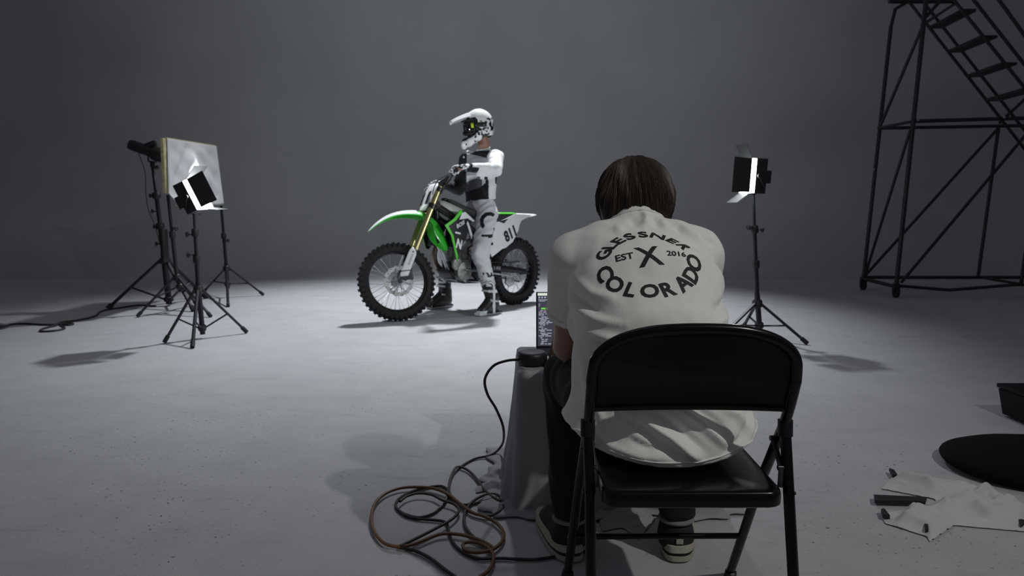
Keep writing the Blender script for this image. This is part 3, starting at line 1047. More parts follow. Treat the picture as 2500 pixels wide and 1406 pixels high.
J.disp(lambda P: .005 * np.sin(P[..., 2] * 48 + 9 * P[..., 1] + 5 * np.sin(P[..., 0] * 17)) * np.sin(P[..., 0] * 31 + 20 * P[..., 1]))


def seg_dist(P, a, b):
    a, b = np.array(a), np.array(b); ab = b - a
    t = np.clip(((P - a) @ ab) / (ab @ ab), 0, 1)
    return np.linalg.norm(P - a - t[:, None] * ab, axis=1), t


def jersey_mat(c):
    m = np.zeros(len(c), int)
    u, v, z = c[:, 0], c[:, 1], c[:, 2]
    dl, tl = seg_dist(c, LEL, LWR); dl2, _ = seg_dist(c, LSH, LEL)
    dr, tr = seg_dist(c, REL, RWR); dr2, _ = seg_dist(c, RSH, REL)
    tors = (np.minimum(dl, dl2) > .073) & (np.minimum(dr, dr2) > .078)
    xr = .717 * v - .697 * (u - .475)
    front = (u - .47) > -.3 * v - .02
    m[tors & (z > 1.478 - .30 * xr) & (abs(v) < .16)] = 3
    m[tors & (z > 1.535) & (np.hypot(u - .43, v) < .088)] = 0
    m[tors & front & (z > 1.30) & (z <= 1.478 - .30 * xr)] = 1
    m[tors & (u > .45) & (xr < .02) & (z < 1.265 + .35 * (xr + .05))] = 2
    m[tors & front & (xr < .075) & (z < 1.135 + .30 * (xr + .16) + .9 * np.maximum(0, xr) ** 1.2)] = 3
    m[tors & (xr > .055) & (xr < .085) & (z < 1.37)] = 3
    m[tors & (xr < -.135)] = 3
    m[tors & (xr > .145) & (z < 1.40) & (z > 1.22)] = 3
    m[(~tors) & (np.minimum(dr, dr2) < np.minimum(dl, dl2)) & ((z < 1.36) | (xr < -.17))] = 3
    m[(dl < .073) & (tl > .80) & (dl < dl2)] = 3
    m[(dl < .073) & (tl > .62) & (z < LWR.z + .0) & (dl < dl2)] = 3
    return m


J.build('jersey', [M['jersey_white'], M['jersey_grey'], M['jersey_dark'], M['jersey_black']], rider, 3, jersey_mat)
cl = MB()
cl.tube([(.43 + .060 * cos(a) + .004, .062 * sin(a), 1.556 - .016 * cos(a)) for a in [2 * pi * k / 28 for k in range(28)]], .0075, 8, closed=True)
cl.build('collar', M['jersey_white'], rider)

# riding pants
Pn = SDF((.2, -.42, .33), (.98, .42, 1.16), .0082)
Pn.cap((.475, 0, .97), (.475, 0, 1.09), .112, .108, .03, 1.38, (0, 1, 0))
for s_ in (1, -1):
    h_, k_, a_ = LEG[s_]
    Pn.cap((.475, .06 * s_, .96), h_, .112, .103, .04)
    Pn.cap(h_, k_, .10, .082, .03)
    Pn.cap(k_, k_ + (a_ - k_) * .42, .080, .066, .02)
    Pn.ell(k_ + Vector((.03, .01 * s_, -.01)), (.062, .068, .10), .03)
Pn.plane((0, 0, 1.115), (0, 0, 1))
for s_ in (1, -1):
    pass
Pn.plane((0, 0, .385), (0, 0, -1))
Pn.disp(lambda P: .004 * np.sin(P[..., 2] * 75 + 14 * P[..., 0] + 5 * np.sin(P[..., 1] * 19)))


def pants_mat(c):
    m = np.zeros(len(c), int)
    u, v, z = c[:, 0], c[:, 1], c[:, 2]
    xr = .717 * v - .697 * (u - .475)
    for (cx, cz, r0, r1, a0, a1) in ((.09, .865, .052, .088, 50, 230), (.045, .865, .0, .0, 0, 0), (.10, .775, .035, .062, -110, 40)):
        rr = np.hypot(xr - cx, z - cz); an = np.degrees(np.arctan2(z - cz, xr - cx)) % 360
        lo_, hi_ = a0 % 360, a1 % 360
        ok = ((an > lo_) & (an < hi_)) if lo_ < hi_ else ((an > lo_) | (an < hi_))
        m[(rr > r0) & (rr < r1) & ok & (v > .0)] = 1
    m[(v > 0) & (xr > .02) & (abs(z - .735) < .012) & (xr < .16)] = 1
    m[(z > .93) & (xr < -.07) & (u > .45)] = 2
    m[(z < .40)] = 1
    return m


Pn.build('riding_pants', [M['pants_grey'], M['jersey_black'], M['jersey_grey']], rider, 3, pants_mat)

# boots
for s_ in (1, -1):
    h_, k_, a_ = LEG[s_]
    top = k_ + (a_ - k_) * .36
    B = SDF((.40, .2 if s_ > 0 else -.46, -.002), (.98, .46 if s_ > 0 else -.2, .47), .0065)
    B.cap(top, a_ + Vector((0, 0, .03)), .074, .060, .02)
    B.cap(a_ + Vector((-.015, 0, .03)), a_ + Vector((-.03, 0, -.055)), .060, .052, .02)
    B.cap(a_ + Vector((0, 0, -.05)), a_ + Vector((.15, .025 * s_, -.083)), .055, .040, .03)
    B.cap(a_ + Vector((.06, .01 * s_, -.02)), a_ + Vector((.15, .025 * s_, -.078)), .046, .040, .03)
    B.box(a_ + Vector((.055, .012 * s_, -.110)), (.145, .050, .016), .014, .006)
    B.plane((0, 0, .002), (0, 0, -1)); B.plane(top + Vector((0, 0, .035)), (-.1, 0, 1))
    if s_ > 0:
        def bm_(c, a_=a_, top=top):
            m = np.ones(len(c), int)
            u, v, z = c[:, 0], c[:, 1], c[:, 2]
            xr = .717 * (v - a_.y) - .697 * (u - a_.x)
            n_ = np.array([noise.noise(Vector(p) * 34) for p in c])
            m[(z > .27)] = 0
            m[(z > .27) & (n_ > .12) & (z < .40)] = 1
            m[(z < .27) & (xr > .015) & (xr < .035)] = 0
            m[(abs(z - .225) < .012) & (xr > .0)] = 0
            m[(z < .022)] = 2
            m[(u > a_.x + .12) & (z < .055)] = 0
            m[(z > .07) & (z < .10) & (xr > .01) & (xr < .04)] = 0
            return m
    else:
        def bm_(c, a_=a_, top=top):
            m = np.ones(len(c), int)
            n_ = np.array([noise.noise(Vector(p) * 30) for p in c])
            m[(c[:, 2] > .255) & (n_ < .15)] = 0
            m[c[:, 2] < .018] = 2
            return m
    bo = B.build('boot', [M['boot_white'], M['boot_black'], M['boot_gum']], rider, 2, bm_)
    for zz in (.30, .215, .13):
        t = min(1, max(0, (top.z - zz) / (top.z - a_.z)))
        c = top + (a_ - top) * t
        r = .074 + (.062 - .074) * t + .004
        bk = MB()
        bk.tube([c + Vector((r * cos(a), r * sin(a), .012 * cos(a))) for a in [radians(-100 + 200 * q / 14) + (pi / 2 * s_) * .5 for q in range(15)]], .006, 6, flat=1.6)
        bk.box(c + Vector((r * .72, r * .72 * s_, .01)), (.022, .022, .024), Matrix.Rotation(radians(45 * s_), 3, 'Z'), bev=.003)
        bk.build('boot_buckle', M['silver'] if zz != .215 else M['boot_white'], bo)

# gloves: palm, four curled fingers and a thumb round each grip
for s_, wr, el in ((1, LWR, LEL), (-1, RWR, REL)):
    c = grip_pt(s_, 0, 0, 0)
    G = SDF(c - Vector((.15, .10, .09)), c + Vector((.10, .10, .10)), .0038)
    a0 = wr + (el - wr).normalized() * .03
    G.cap(a0, wr, .034, .030, .01)
    G.cap(wr, grip_pt(s_, -.045, 0, .030), .028, .022, .012, 1.35, (0, 1, 0))
    for k, dt in enumerate((-.034, -.0115, .011, .033)):
        ln = (1.0, 1.08, 1.02, .88)[k]
        pts = [grip_pt(s_, *q) for q in [(-.058, dt * .75, .028), (-.022, dt, .040), (.014 * ln, dt, .034), (.033 * ln, dt, .008), (.022 * ln, dt, -.019), (.004, dt, -.027)]]
        rr = [.0125, .0118, .0108, .0102, .0095, .0085]
        for i in range(5): G.cap(pts[i], pts[i + 1], rr[i], rr[i + 1], .003 if i else .010)
    tp = [grip_pt(s_, *q) for q in [(-.058, -.026, .020), (-.034, -.046, -.004), (-.010, -.048, -.025), (.016, -.042, -.028)]]
    for i in range(3): G.cap(tp[i], tp[i + 1], .0125 - .001 * i, .0115 - .001 * i, .006)

    def gm(c_, s_=s_, wr=wr):
        m = np.zeros(len(c_), int)
        d = np.linalg.norm(c_ - np.array(wr), axis=1)
        n_ = np.array([noise.noise(Vector(p) * 45) for p in c_])
        m[(n_ > .05)] = 1
        m[d < .034] = 1
        return m
    G.build('glove', [M['jersey_white'], M['jersey_black']], rider, 2, gm)

# helmet (own axes: x where the rider looks)
helm = SDF((-.17, -.16, -.25), (.22, .16, .18), .0034)
helm.ell((-.005, 0, .02), (.142, .122, .142), .0)
helm.ell((-.045, 0, -.045), (.098, .112, .095), .03)
pts = [(-.05, .100, -.072), (.02, .106, -.105), (.105, .078, -.145), (.162, .026, -.165), (.166, 0, -.166)]
for s_ in (1, -1):
    for i in range(4):
        a = (pts[i][0], pts[i][1] * s_, pts[i][2]); b = (pts[i + 1][0], pts[i + 1][1] * s_, pts[i + 1][2])
        helm.cap(a, b, .021, .019, .016, 1.75, (0, 0, 1))
helm.ell((.0, 0, -.06), (.115, .092, .16), .008, op='sub')
helm.ell((.135, 0, -.010), (.125, .118, .066), .006, op='sub')
helm.ell((.125, 0, -.082), (.100, .112, .050), .008, op='sub')


def helm_mat(c):
    m = np.zeros(len(c), int)
    n_ = np.array([noise.noise(Vector(p) * 34) + .5 * noise.noise(Vector(p) * 70) for p in c])
    x, y, z = c[:, 0], c[:, 1], c[:, 2]
    low = (z < .035 - .25 * x) & (x < .07) & (z > -.13 - .4 * x)
    m[low & (n_ > .02)] = 1
    m[(z > .075) & (abs(y) < .030) & (x > .02)] = 1
    m[(z > .03) & (z < .085) & (x > .045) & (abs(y) > .05) & (z < .02 + .9 * (x - .02))] = 1
    m[(z < -.105) & (x < -.02)] = 1
    m[(z > -.070) & (z < .060) & (x > .012 + .10 * abs(z)) & (abs(y) > .05)] = 1
    m[(z > .010) & (z < .075) & (x > .03) & (abs(y) > .05)] = 1
    m[(np.hypot(x - .145, z + .165) < .008)] = 1
    return m


HM = Matrix.Translation((.497, 0, 1.768)) @ Matrix.Rotation(radians(-37), 4, 'Z') @ Matrix.Rotation(radians(7), 4, 'Y')
he = helm.build('helmet', [M['helmet_white'], M['helmet_black']], rider, 3, helm_mat)
he.matrix_local = HM
# peak
rows = []
for i in range(13):
    t = i / 12
    x = .035 + .235 * t
    zc = .138 - .040 * t - .035 * t * t
    hw = .090 - .010 * t - .018 * max(0, t - .75) * 4 * t
    rows.append([(x - .010 * abs(q) ** 3 * t, hw * q, zc - (.050 - .030 * t) * abs(q) ** 2.2 + .010 * math.exp(-((abs(q) - .55) / .14) ** 2)) for q in [(-1 + 2 * k / 20) for k in range(21)]])
pk = MB().loft(rows); pk = pk.build('helmet_peak', M['helmet_white'], he, solid=.005)
rows2 = [[(p[0], p[1], p[2] - .0045) for p in r_[2:-2]] for r_ in rows[1:-1]]
MB().loft(rows2).build('peak_underside', M['helmet_black'], pk, solid=.002)
for s_ in (1, -1): MB().lathe([(.011, 0), (.011, .005), (.004, .007)], (.04, .117 * s_, .055), (0, s_, .2), 14).build('peak_screw', M['helmet_black'], he)
# goggles
rows = []
for i in range(13):
    z = -.062 + .115 * i / 12
    e = 1 - .10 * abs(2 * i / 12 - 1) ** 3
    rows.append([(.022 + .124 * cos(a) * e, .108 * sin(a) * e, z) for a in [radians(-78 + 156 * k / 24) for k in range(25)]])
gg = MB().loft(rows).build('goggles', M['lens'], he, solid=.006)
fr_ = MB()
loop = [(.022 + .130 * cos(a), .112 * sin(a), .056) for a in [radians(-76 + 152 * k / 20) for k in range(21)]] + [(.022 + .130 * cos(a), .112 * sin(a), -.066 + (.02 if abs(a) < .2 else 0)) for a in [radians(76 - 152 * k / 20) for k in range(21)]]
fr_.tube(loop, .008, 8, closed=True)
fr_.build('goggle_frame', M['helmet_black'], gg)
sb = MB()
for s_ in (1, -1):
    sb.loft([[(-.135 + .0 + .12 * t + (.055 * t * t), s_ * (.02 + .108 * sin(min(1, t * 1.35) * pi / 2)), z - .008 * (1 - t)) for z in (-.022, .022)] for t in [k / 14 for k in range(15)]])
sb.build('goggle_strap', M['helmet_black'], gg, solid=.003)
MB().loft([[(.060, .118, z), (.082, .107, z)] for z in (-.022, .0, .022)]).build('goggle_tab', M['neon'], gg, solid=.004)
MB().tube([(.05, .092, -.085), (.10, .070, -.112), (.150, .03, -.125), (.160, 0, -.128), (.150, -.03, -.125), (.10, -.070, -.112), (.05, -.092, -.085)], .017, 10, flat=1.3).build('mouth_vent', M['helmet_black'], he)
ln = SDF((-.15, -.13, -.16), (.16, .13, .15), .006)
ln.ell((.005, 0, .0), (.122, .104, .125), 0); ln.ell((.02, 0, -.07), (.100, .088, .06), .03); ln.ell((0, 0, -.16), (.09, .075, .09), .01, op='sub')
ln.build('helmet_liner', M['helmet_black'], he, 2)
# ---------------------------------------------------------------- folding chair
CX = .372
chair = empty('folding_chair', (CX, 1.66, 0))
tag(chair, 'black metal folding chair seen from behind, under the person in white t-shirt', 'chair')
M['chair'] = mat('black_gloss_chair_paint', (0.003, 0.003, 0.004), 0.22, 0.0, 0.30, coat=0.0)
M['chair_panel'] = mat('black_chair_panel', (0.009, 0.008, 0.012), 0.5, 0.0, 0.22)
M['steel_pin'] = mat('dark_steel_pin', (0.06, 0.06, 0.065), 0.3, 0.8)


def cxf(p): return Vector((p.x - CX, p.y - 1.66, p.z))


# one bent tube: front feet, up the sides, round the top of the back
HW = .209
sidep = [(1.862, .012), (1.770, .150), (1.642, .345), (1.560, .455), (1.492, .548), (1.452, .630), (1.428, .700)]
pts = []
for (y, z) in sidep[:-1]: pts.append((CX - HW - .012 * max(0, .5 - z) / .5, y, z))
for k in range(0, 13):
    a = pi - pi * k / 12
    e = 0.78
    cxx = (abs(cos(a)) ** e) * (1 if cos(a) > 0 else -1) * HW
    zz = .655 + .104 * (abs(sin(a)) ** .80)
    yy = 1.452 - .036 * (zz - .63) / .125
    pts.append((CX + cxx, yy, zz))
for (y, z) in sidep[:-1][::-1]: pts.append((CX + HW + .012 * max(0, .5 - z) / .5, y, z))
mb = MB(cxf); mb.tube(catmull(pts, 8), .0118, 16, flat=.92)
mb.build('main_frame', M['chair'], chair)
# back panel: pressed sheet filling the top loop
rows = []
nx = 26
for i in range(15):
    t = i / 14
    z = .580 + .169 * t
    if z > .655: w_ = HW * (max(0, 1 - ((z - .655) / .104) ** (1 / .78 * 1.0))) ** (.55) if z < .758 else 0
    else: w_ = HW
    tz = min(1, max(0, (z - .655) / .104))
    sa = min(1, tz ** (1 / .80)); ca = sqrt(max(0, 1 - sa * sa)); w_ = HW * max(ca, .02) ** .78 if z > .655 else HW
    w_ -= .004
    yb = np.interp(z, [.548, .63, .70, .76], [1.492, 1.452, 1.431, 1.415])
    rows.append([(CX + w_ * q, yb + .016 * (1 - q * q), z) for q in [(-1 + 2 * k / nx) for k in range(nx + 1)]])
bp = MB(cxf).loft(rows).build('backrest', M['chair_panel'], chair, solid=.0022)
mb = MB(cxf)
mb.tube([(p[0], p[1] - .003, p[2] - .002) for p in rows[0]], .0055, 8)
mb.build('backrest_edge', M['chair'], bp)
mb = MB(cxf)
mb.tube([(p[0], p[1] - .004, p[2]) for p in ([rows[i][0] for i in range(2, 14)] + rows[14][2:-2:2] + [rows[i][-1] for i in range(13, 1, -1)])], .004, 6)
mb.build('backrest_rim', M['chair'], bp)
for (x_, z_) in ((-.075, .735), (.072, .735)):
    MB(cxf).lathe([(.004, 0), (.0035, .002)], (CX + x_, 1.417, z_ + .012), (0, -1, .2), 12).build('rivet', M['steel_pin'], bp)
# seat pan with rolled edge
def seat_ring(z, inset, y0=1.408, y1=1.80, w0=.186, w1=.182, r=.035):
    out = []
    for (cx_, cy_, a0) in ((1, 0, -90), (1, 1, 0), (-1, 1, 90), (-1, 0, 180)):
        ww = (w1 if cy_ else w0) - inset
        for k in range(8):
            a = radians(a0 + 90 * k / 7)
            rr = max(.006, r - inset)
            px = cx_ * (ww - rr) + rr * cos(a)
            py = (y1 - inset - rr if cy_ else y0 + inset + rr) + rr * sin(a)
            out.append((CX + px, py, z + .012 * (py - 1.41) / .4))
    return out


mb = MB(cxf)
mb.loft([seat_ring(.386, .004), seat_ring(.388, .0), seat_ring(.414, .0), seat_ring(.421, .003), seat_ring(.424, .008), seat_ring(.4235, .03), seat_ring(.419, .10)], closed=True, caps=True)
mb.build('seat', M['chair'], chair, sub=1, angle=60)
# rear legs, clips, links, rungs
for s_ in (1, -1):
    mb = MB(cxf)
    mb.tube([(CX + .2105 * s_, 1.4955, .536), (CX + .2105 * s_ + .004, 1.470, .40), (CX + .216 * s_ + .012, 1.405, .012)], .0118, 14)
    lg = mb.build('leg', M['chair'], chair)
    MB(cxf).lathe([(.0155, 0), (.0155, .035)], (CX + .2105 * s_, 1.492, .515), (0, .10, 1), 16).build('leg_clip', M['chair_panel'], lg)
    MB(cxf).lathe([(.016, 0), (.017, .004), (.015, .020), (.010, .024)], (CX + .216 * s_ + .012, 1.405, .0), (0, .1, 1), 16).build('foot_cap', M['black_plastic'], lg)
    MB(cxf).lathe([(.016, 0), (.017, .004), (.015, .020), (.010, .024)], (CX + (HW + .012) * s_, 1.862, .0), (0, -.4, 1), 16).build('foot_cap', M['black_plastic'], chair)
    mb = MB(cxf)
    mb.tube([(CX + .199 * s_, 1.53, .498), (CX + .199 * s_, 1.475, .448), (CX + .196 * s_, 1.47, .41)], .0065, 8, flat=.4)
    for q in ((1.53, .498), (1.478, .45)): mb.lathe([(.006, -.008), (.006, .010)], (CX + .2 * s_, q[0], q[1]), (s_, 0, 0), 10)
    mb.build('link', M['steel_pin'], chair)
    for q in ((1.497, .485), (1.462, .40)):
        MB(cxf).lathe([(.0045, 0), (.0035, .004)], (CX + .222 * s_, q[0], q[1]), (s_, 0, 0), 10).build('rivet', M['steel_pin'], lg)
MB(cxf).tube([(CX - HW - .004, 1.760, .163), (CX + HW + .004, 1.760, .165)], .0075, 12).build('rung', M['chair'], chair)
MB(cxf).tube([(CX - .205, 1.432, .175), (CX + .205, 1.432, .175)], .0001, 6)

# ---------------------------------------------------------------- the seated person
PX = Vector((.338, 1.70, 0))
M['tee'] = mat('white_cotton', (0.80, 0.80, 0.77), 0.9, bump=0.35, bscale=420, var=.03, vscale=60)
M['hair'] = mat('brown_hair', (0.022, 0.016, 0.011), 0.5, 0, 0.35)
M['pants'] = mat('black_trousers', (0.006, 0.006, 0.008), 0.9, bump=.3, bscale=300)
M['shoe_black'] = mat('black_suede_shoe', (0.012, 0.012, 0.012), 0.8, bump=.3, bscale=200)
M['cream'] = mat('cream_rubber', (0.42, 0.41, 0.33), 0.6)
M['sock'] = mat('grey_sock', (0.22, 0.21, 0.20), 0.9)
M['print'] = mat('black_shirt_print', (0.012, 0.012, 0.014), 0.75)
HEAD = Vector((.328, 1.985, 1.045))
HIPJ = {-1: Vector((.255, 1.66, .53)), 1: Vector((.42, 1.66, .53))}
KNEE = {-1: Vector((.165, 2.10, .495)), 1: Vector((.505, 2.10, .495))}
ANK = {-1: Vector((.166, 1.990, .112)), 1: Vector((.472, 1.990, .112))}
SHO = {-1: Vector((.163, 1.86, .868)), 1: Vector((.475, 1.86, .880))}
ELB = {-1: Vector((.160, 2.00, .612)), 1: Vector((.505, 2.00, .612))}
WRI = {-1: Vector((.205, 2.255, .560)), 1: Vector((.37, 2.255, .560))}

b = SDF((.02, 1.50, .02), (.64, 2.48, 1.17), .0062)
b.cap((.338, 1.68, .55), (.338, 1.70, .68), .12, .105, .03, 1.4)
b.cap((.338, 1.70, .68), (.336, 1.80, .80), .105, .10, .04, 1.5)
b.cap((.336, 1.80, .80), (.33, 1.87, .90), .10, .07, .04, 1.5)
b.cap((.33, 1.88, .92), (.328, 1.955, 1.01), .054, .056, .02)
# head, leaning forward
Rh = np.array(Matrix.Rotation(radians(-32), 3, 'X'))
b.ell(HEAD, (.074, .094, .088), .01, Rh)
b.cap(HEAD + Vector((0, .045, -.03)), HEAD + Vector((0, .080, -.085)), .050, .028, .03)
b.cap(HEAD + Vector((0, .090, -.012)), HEAD + Vector((0, .112, -.040)), .010, .013, .008)       # nose
b.cap(HEAD + Vector((-.018, .098, -.066)), HEAD + Vector((.018, .098, -.066)), .008, .008, .006)  # lips
for s_ in (1, -1):
    b.ell(HEAD + Vector((.030 * s_, .092, -.006)), (.015, .010, .010), .004, op='sub')           # eye sockets
    b.ell(HEAD + Vector((.030 * s_, .084, -.006)), (.012, .012, .010), .003)
    b.ell(HEAD + Vector((.078 * s_, .000, -.030)), (.010, .022, .032), .006)                      # ears
for s_ in (1, -1):
    b.cap((.338, 1.86, .885), SHO[s_], .06, .055, .03)
    b.cap(SHO[s_], ELB[s_], .052, .043, .02)
    b.cap(ELB[s_], WRI[s_], .042, .026, .015)
    palm = WRI[s_] + Vector((.01 * -s_, .055, -.010))
    b.cap(WRI[s_], palm, .023, .019, .01, 1.5)
    for k in range(4):
        fx = (-.030 + .020 * k)
        L = (.070, .078, .072, .058)[k if s_ < 0 else 3 - k]
        p0 = palm + Vector((fx, .018, .002)); p1 = p0 + Vector((fx * .15, L * .5, .010)); p2 = p1 + Vector((0, L * .35, -.018))
        b.cap(p0, p1, .0095, .0085, .004); b.cap(p1, p2, .0085, .0075, .003)
    t0 = palm + Vector((.026 * -s_, -.02, -.004))
    b.cap(t0, t0 + Vector((.020 * -s_, .030, -.004)), .012, .010, .006); b.cap(t0 + Vector((.020 * -s_, .030, -.004)), t0 + Vector((.024 * -s_, .055, -.012)), .010, .008, .004)
    b.cap((.338 + .06 * s_, 1.66, .53), HIPJ[s_], .09, .085, .03)
    b.cap(HIPJ[s_], KNEE[s_], .078, .055, .03); b.cap(KNEE[s_], ANK[s_], .052, .036, .015)
    b.cap(ANK[s_], ANK[s_] + Vector((.01 * s_, .13, -.06)), .035, .028, .02)
b.off = PX
man = b.build('person', M['skin'], None, 2); man.location = PX
tag(man, 'brown-haired person in white printed t-shirt hunched on the folding chair, seen from behind', 'person')


def disp_folds(pts, folds):
    """ridges and valleys along strokes (x, z) on the side turned to the chair back"""
    X, Y, Z = pts[:, 0], pts[:, 1], pts[:, 2]
    d = np.zeros(len(pts))
    for (poly, wid, amp) in folds:
        best = np.full(len(pts), 9.0); tt = np.zeros(len(pts)); n = len(poly) - 1
        for i in range(n):
            a, b_ = np.array(poly[i]), np.array(poly[i + 1]); ab = b_ - a
            t = np.clip(((X - a[0]) * ab[0] + (Z - a[1]) * ab[1]) / (ab @ ab), 0, 1)
            dd = np.hypot(X - a[0] - t * ab[0], Z - a[1] - t * ab[1])
            m = dd < best; best[m] = dd[m]; tt[m] = (i + t[m]) / n
        d += 1.45 * amp * np.exp(-(best / wid) ** 2) * np.sin(np.clip(tt, .03, .97) * pi) ** .5
    return d


FOLDS = [
    # bunching from the left waist
    ([(.175, .715), (.25, .700), (.33, .690), (.42, .693)], .010, .010), ([(.175, .700), (.25, .684), (.33, .672)], .008, -.008),
    ([(.180, .690), (.25, .665), (.34, .648), (.44, .650)], .010, .011), ([(.185, .675), (.26, .648), (.34, .630)], .009, -.009),
    ([(.190, .660), (.23, .62), (.27, .575), (.31, .545)], .011, .011), ([(.180, .650), (.205, .60), (.235, .555)], .008, -.008),
    ([(.170, .640), (.175, .58), (.20, .53)], .009, .009),
    # right side waist
    ([(.545, .72), (.49, .705), (.44, .70)], .010, .007), ([(.54, .70), (.49, .68), (.45, .672)], .009, -.006),
    ([(.54, .675), (.49, .65), (.44, .64)], .010, .006),
    # long drags over the seat of the shirt
    ([(.22, .565), (.28, .540), (.34, .505), (.385, .470), (.41, .452)], .010, .012), ([(.235, .545), (.29, .515), (.34, .480), (.37, .458)], .010, -.009),
    ([(.28, .565), (.33, .545), (.38, .510), (.42, .475)], .009, -.008), ([(.36, .565), (.40, .540), (.44, .505), (.47, .482)], .009, .010),
    ([(.40, .565), (.44, .54), (.47, .515)], .008, -.007), ([(.46, .56), (.50, .54), (.535, .50)], .009, .008),
    ([(.18, .50), (.22, .478), (.28, .462), (.34, .456)], .009, .006), ([(.25, .500), (.29, .485), (.33, .482)], .009, -.006),
    ([(.49, .455), (.53, .48), (.55, .52)], .008, .006), ([(.47, .47), (.51, .49), (.53, .53)], .008, -.005),
    # collar and shoulders
    ([(.335, .990), (.338, .97), (.328, .952)], .009, .009), ([(.298, .975), (.310, .948)], .011, -.004),
    ([(.37, .970), (.385, .948)], .009, .006), ([(.350, .975), (.366, .948)], .010, -.004), ([(.42, .96), (.44, .935), (.46, .925)], .009, .007),
    ([(.405, .955), (.42, .938)], .008, -.004), ([(.25, .95), (.275, .942)], .010, .005), ([(.455, .955), (.48, .92), (.51, .90)], .010, -.006),
    # armpits
    ([(.135, .80), (.165, .775), (.20, .765)], .009, -.008), ([(.15, .83), (.19, .80), (.24, .79)], .012, .006), ([(.14, .765), (.19, .745), (.25, .742)], .010, .006),
    ([(.54, .80), (.50, .775), (.46, .77)], .010, -.006), ([(.545, .77), (.50, .745), (.46, .74)], .010, .006),
]


def tee_post(pts, q):
    nr = np.zeros_like(pts)
    fn = np.cross(pts[q[:, 2]] - pts[q[:, 0]], pts[q[:, 3]] - pts[q[:, 1]])
    for i in range(4): np.add.at(nr, q[:, i], fn)
    nr /= np.linalg.norm(nr, axis=1)[:, None] + 1e-9
    back = np.clip(-nr[:, 1] * 1.6 + .35, 0, 1)
    d = disp_folds(pts, FOLDS) * back
    soft = np.array([noise.noise(Vector((p[0] * 9, p[1] * 9, p[2] * 13))) for p in pts]) * .006
    soft += np.array([noise.noise(Vector((p[0] * 26 + 5, p[1] * 26, p[2] * 20 + 8 * p[0]))) for p in pts]) * .0022
    low = np.clip((pts[:, 2] - .435) / .03, 0, 1) * .999
    d = (d + soft) * low
    return pts + nr * d[:, None]


T = SDF((.0, 1.44, .425), (.66, 2.06, 1.02), .0050)
T.cap((.348, 1.690, .52), (.340, 1.700, .60), .165, .150, .03, 1.24)
T.cap((.340, 1.700, .60), (.332, 1.690, .70), .150, .128, .04, 1.22)
T.ell((.350, 1.70, .465), (.232, .202, .11), .05)
T.cap((.332, 1.690, .70), (.326, 1.765, .80), .128, .125, .04, 1.36)
T.cap((.330, 1.765, .80), (.322, 1.850, .870), .125, .092, .04, 1.50)
T.cap((.24, 1.845, .885), (.41, 1.845, .890), .070, .070, .03)
T.cap((.33, 1.87, .915), (.329, 1.905, .955), .070, .064, .03)
for s_ in (1, -1):
    T.cap((.325 + .08 * s_, 1.85, .884), SHO[s_], .070, .063, .05)
    e = SHO[s_] + (ELB[s_] - SHO[s_]) * .66
    T.cap(SHO[s_], e, .066, .067 if s_ < 0 else .072, .02)
    dn = (ELB[s_] - SHO[s_]).normalized()
T.cap((.19, 1.80, .70), (.24, 1.83, .64), .05, .05, .04)
T.cap((.335, 1.905, .955), (.328, 1.99, 1.06), .053, .058, .010, op='sub')
T.disp(lambda P: 0 * P[..., 0])
_P = np.stack(np.meshgrid(*T.ax, indexing='ij'), -1)
T.V = np.maximum(T.V, (.4385 + 1.1 * np.abs(_P[..., 0] - .352) ** 2.2 * (1 + .4 * (_P[..., 0] < .35)) - _P[..., 2]) * .9).astype(np.float32)
T.off = PX


def tee_keep(o):
    """open the sleeves: drop the cap faces at the cuff"""
    return o


# flat cuffs: cut the sleeve ends square
for s_ in (1, -1):
    dn = np.array((ELB[s_] - SHO[s_]).normalized()); e = np.array(SHO[s_] + (ELB[s_] - SHO[s_]) * .63)
    P = np.stack(np.meshgrid(*T.ax, indexing='ij'), -1)
    d = (P - e) @ dn
    xs = (P[..., 0] < .235) if s_ < 0 else (P[..., 0] > .44)
    near = np.linalg.norm(P - e, axis=-1) < .13
    T.V = np.where(xs & near, np.maximum(T.V, d), T.V).astype(np.float32)
tee = T.build('t_shirt', M['tee'], man, 2, None, tee_post)
# cuff seams, hem seam and ribbed collar
for s_ in (1, -1):
    c = SHO[s_] + (ELB[s_] - SHO[s_]) * .56
    x_, y_, d_ = frame_from(ELB[s_] - SHO[s_])
    rr = .0690 if s_ < 0 else .074
    MB().tube([c - PX + (x_ * cos(a) + y_ * sin(a)) * rr for a in [2 * pi * k / 40 for k in range(40)]], .0016, 6, closed=True).build('cuff_seam', M['tee'], tee)
hem = []
me_t = tee.data
bvh = BVHTree.FromPolygons([v.co.copy() for v in me_t.vertices], [list(p.vertices) for p in me_t.polygons])
for k in range(90):
    a = 2 * pi * k / 90
    d = Vector((cos(a), sin(a), 0))
    zz = .452
    for _ in range(4):
        hit = bvh.ray_cast(Vector((.012, 0, zz)) + d * .5, -d, .6)
        if hit[0] is None: break
        dx = hit[0].x + PX.x - .352
        zz = .4385 + 1.1 * abs(dx) ** 2.2 * (1 + .4 * (dx < 0)) + .014
    if hit[0] is not None: hem.append(hit[0] + d * .0004)
MB().tube(hem, .0022, 6, closed=True).build('hem_seam', M['tee'], tee)
col_ = []
for k in range(40):
    a = 2 * pi * k / 40
    ax_ = Vector((-.002, .62, .78)).normalized(); x_, y_, _ = frame_from(ax_)
    col_.append(Vector((.330, 1.895, .965)) - PX + (x_ * cos(a) * .066 + y_ * sin(a) * .062))
col2 = []
for p in col_:
    h = bvh.find_nearest(p)
    col2.append(h[0] + h[1] * .001)
MB().tube(col2, .0026, 6, closed=True).build('collar', M['tee'], tee)

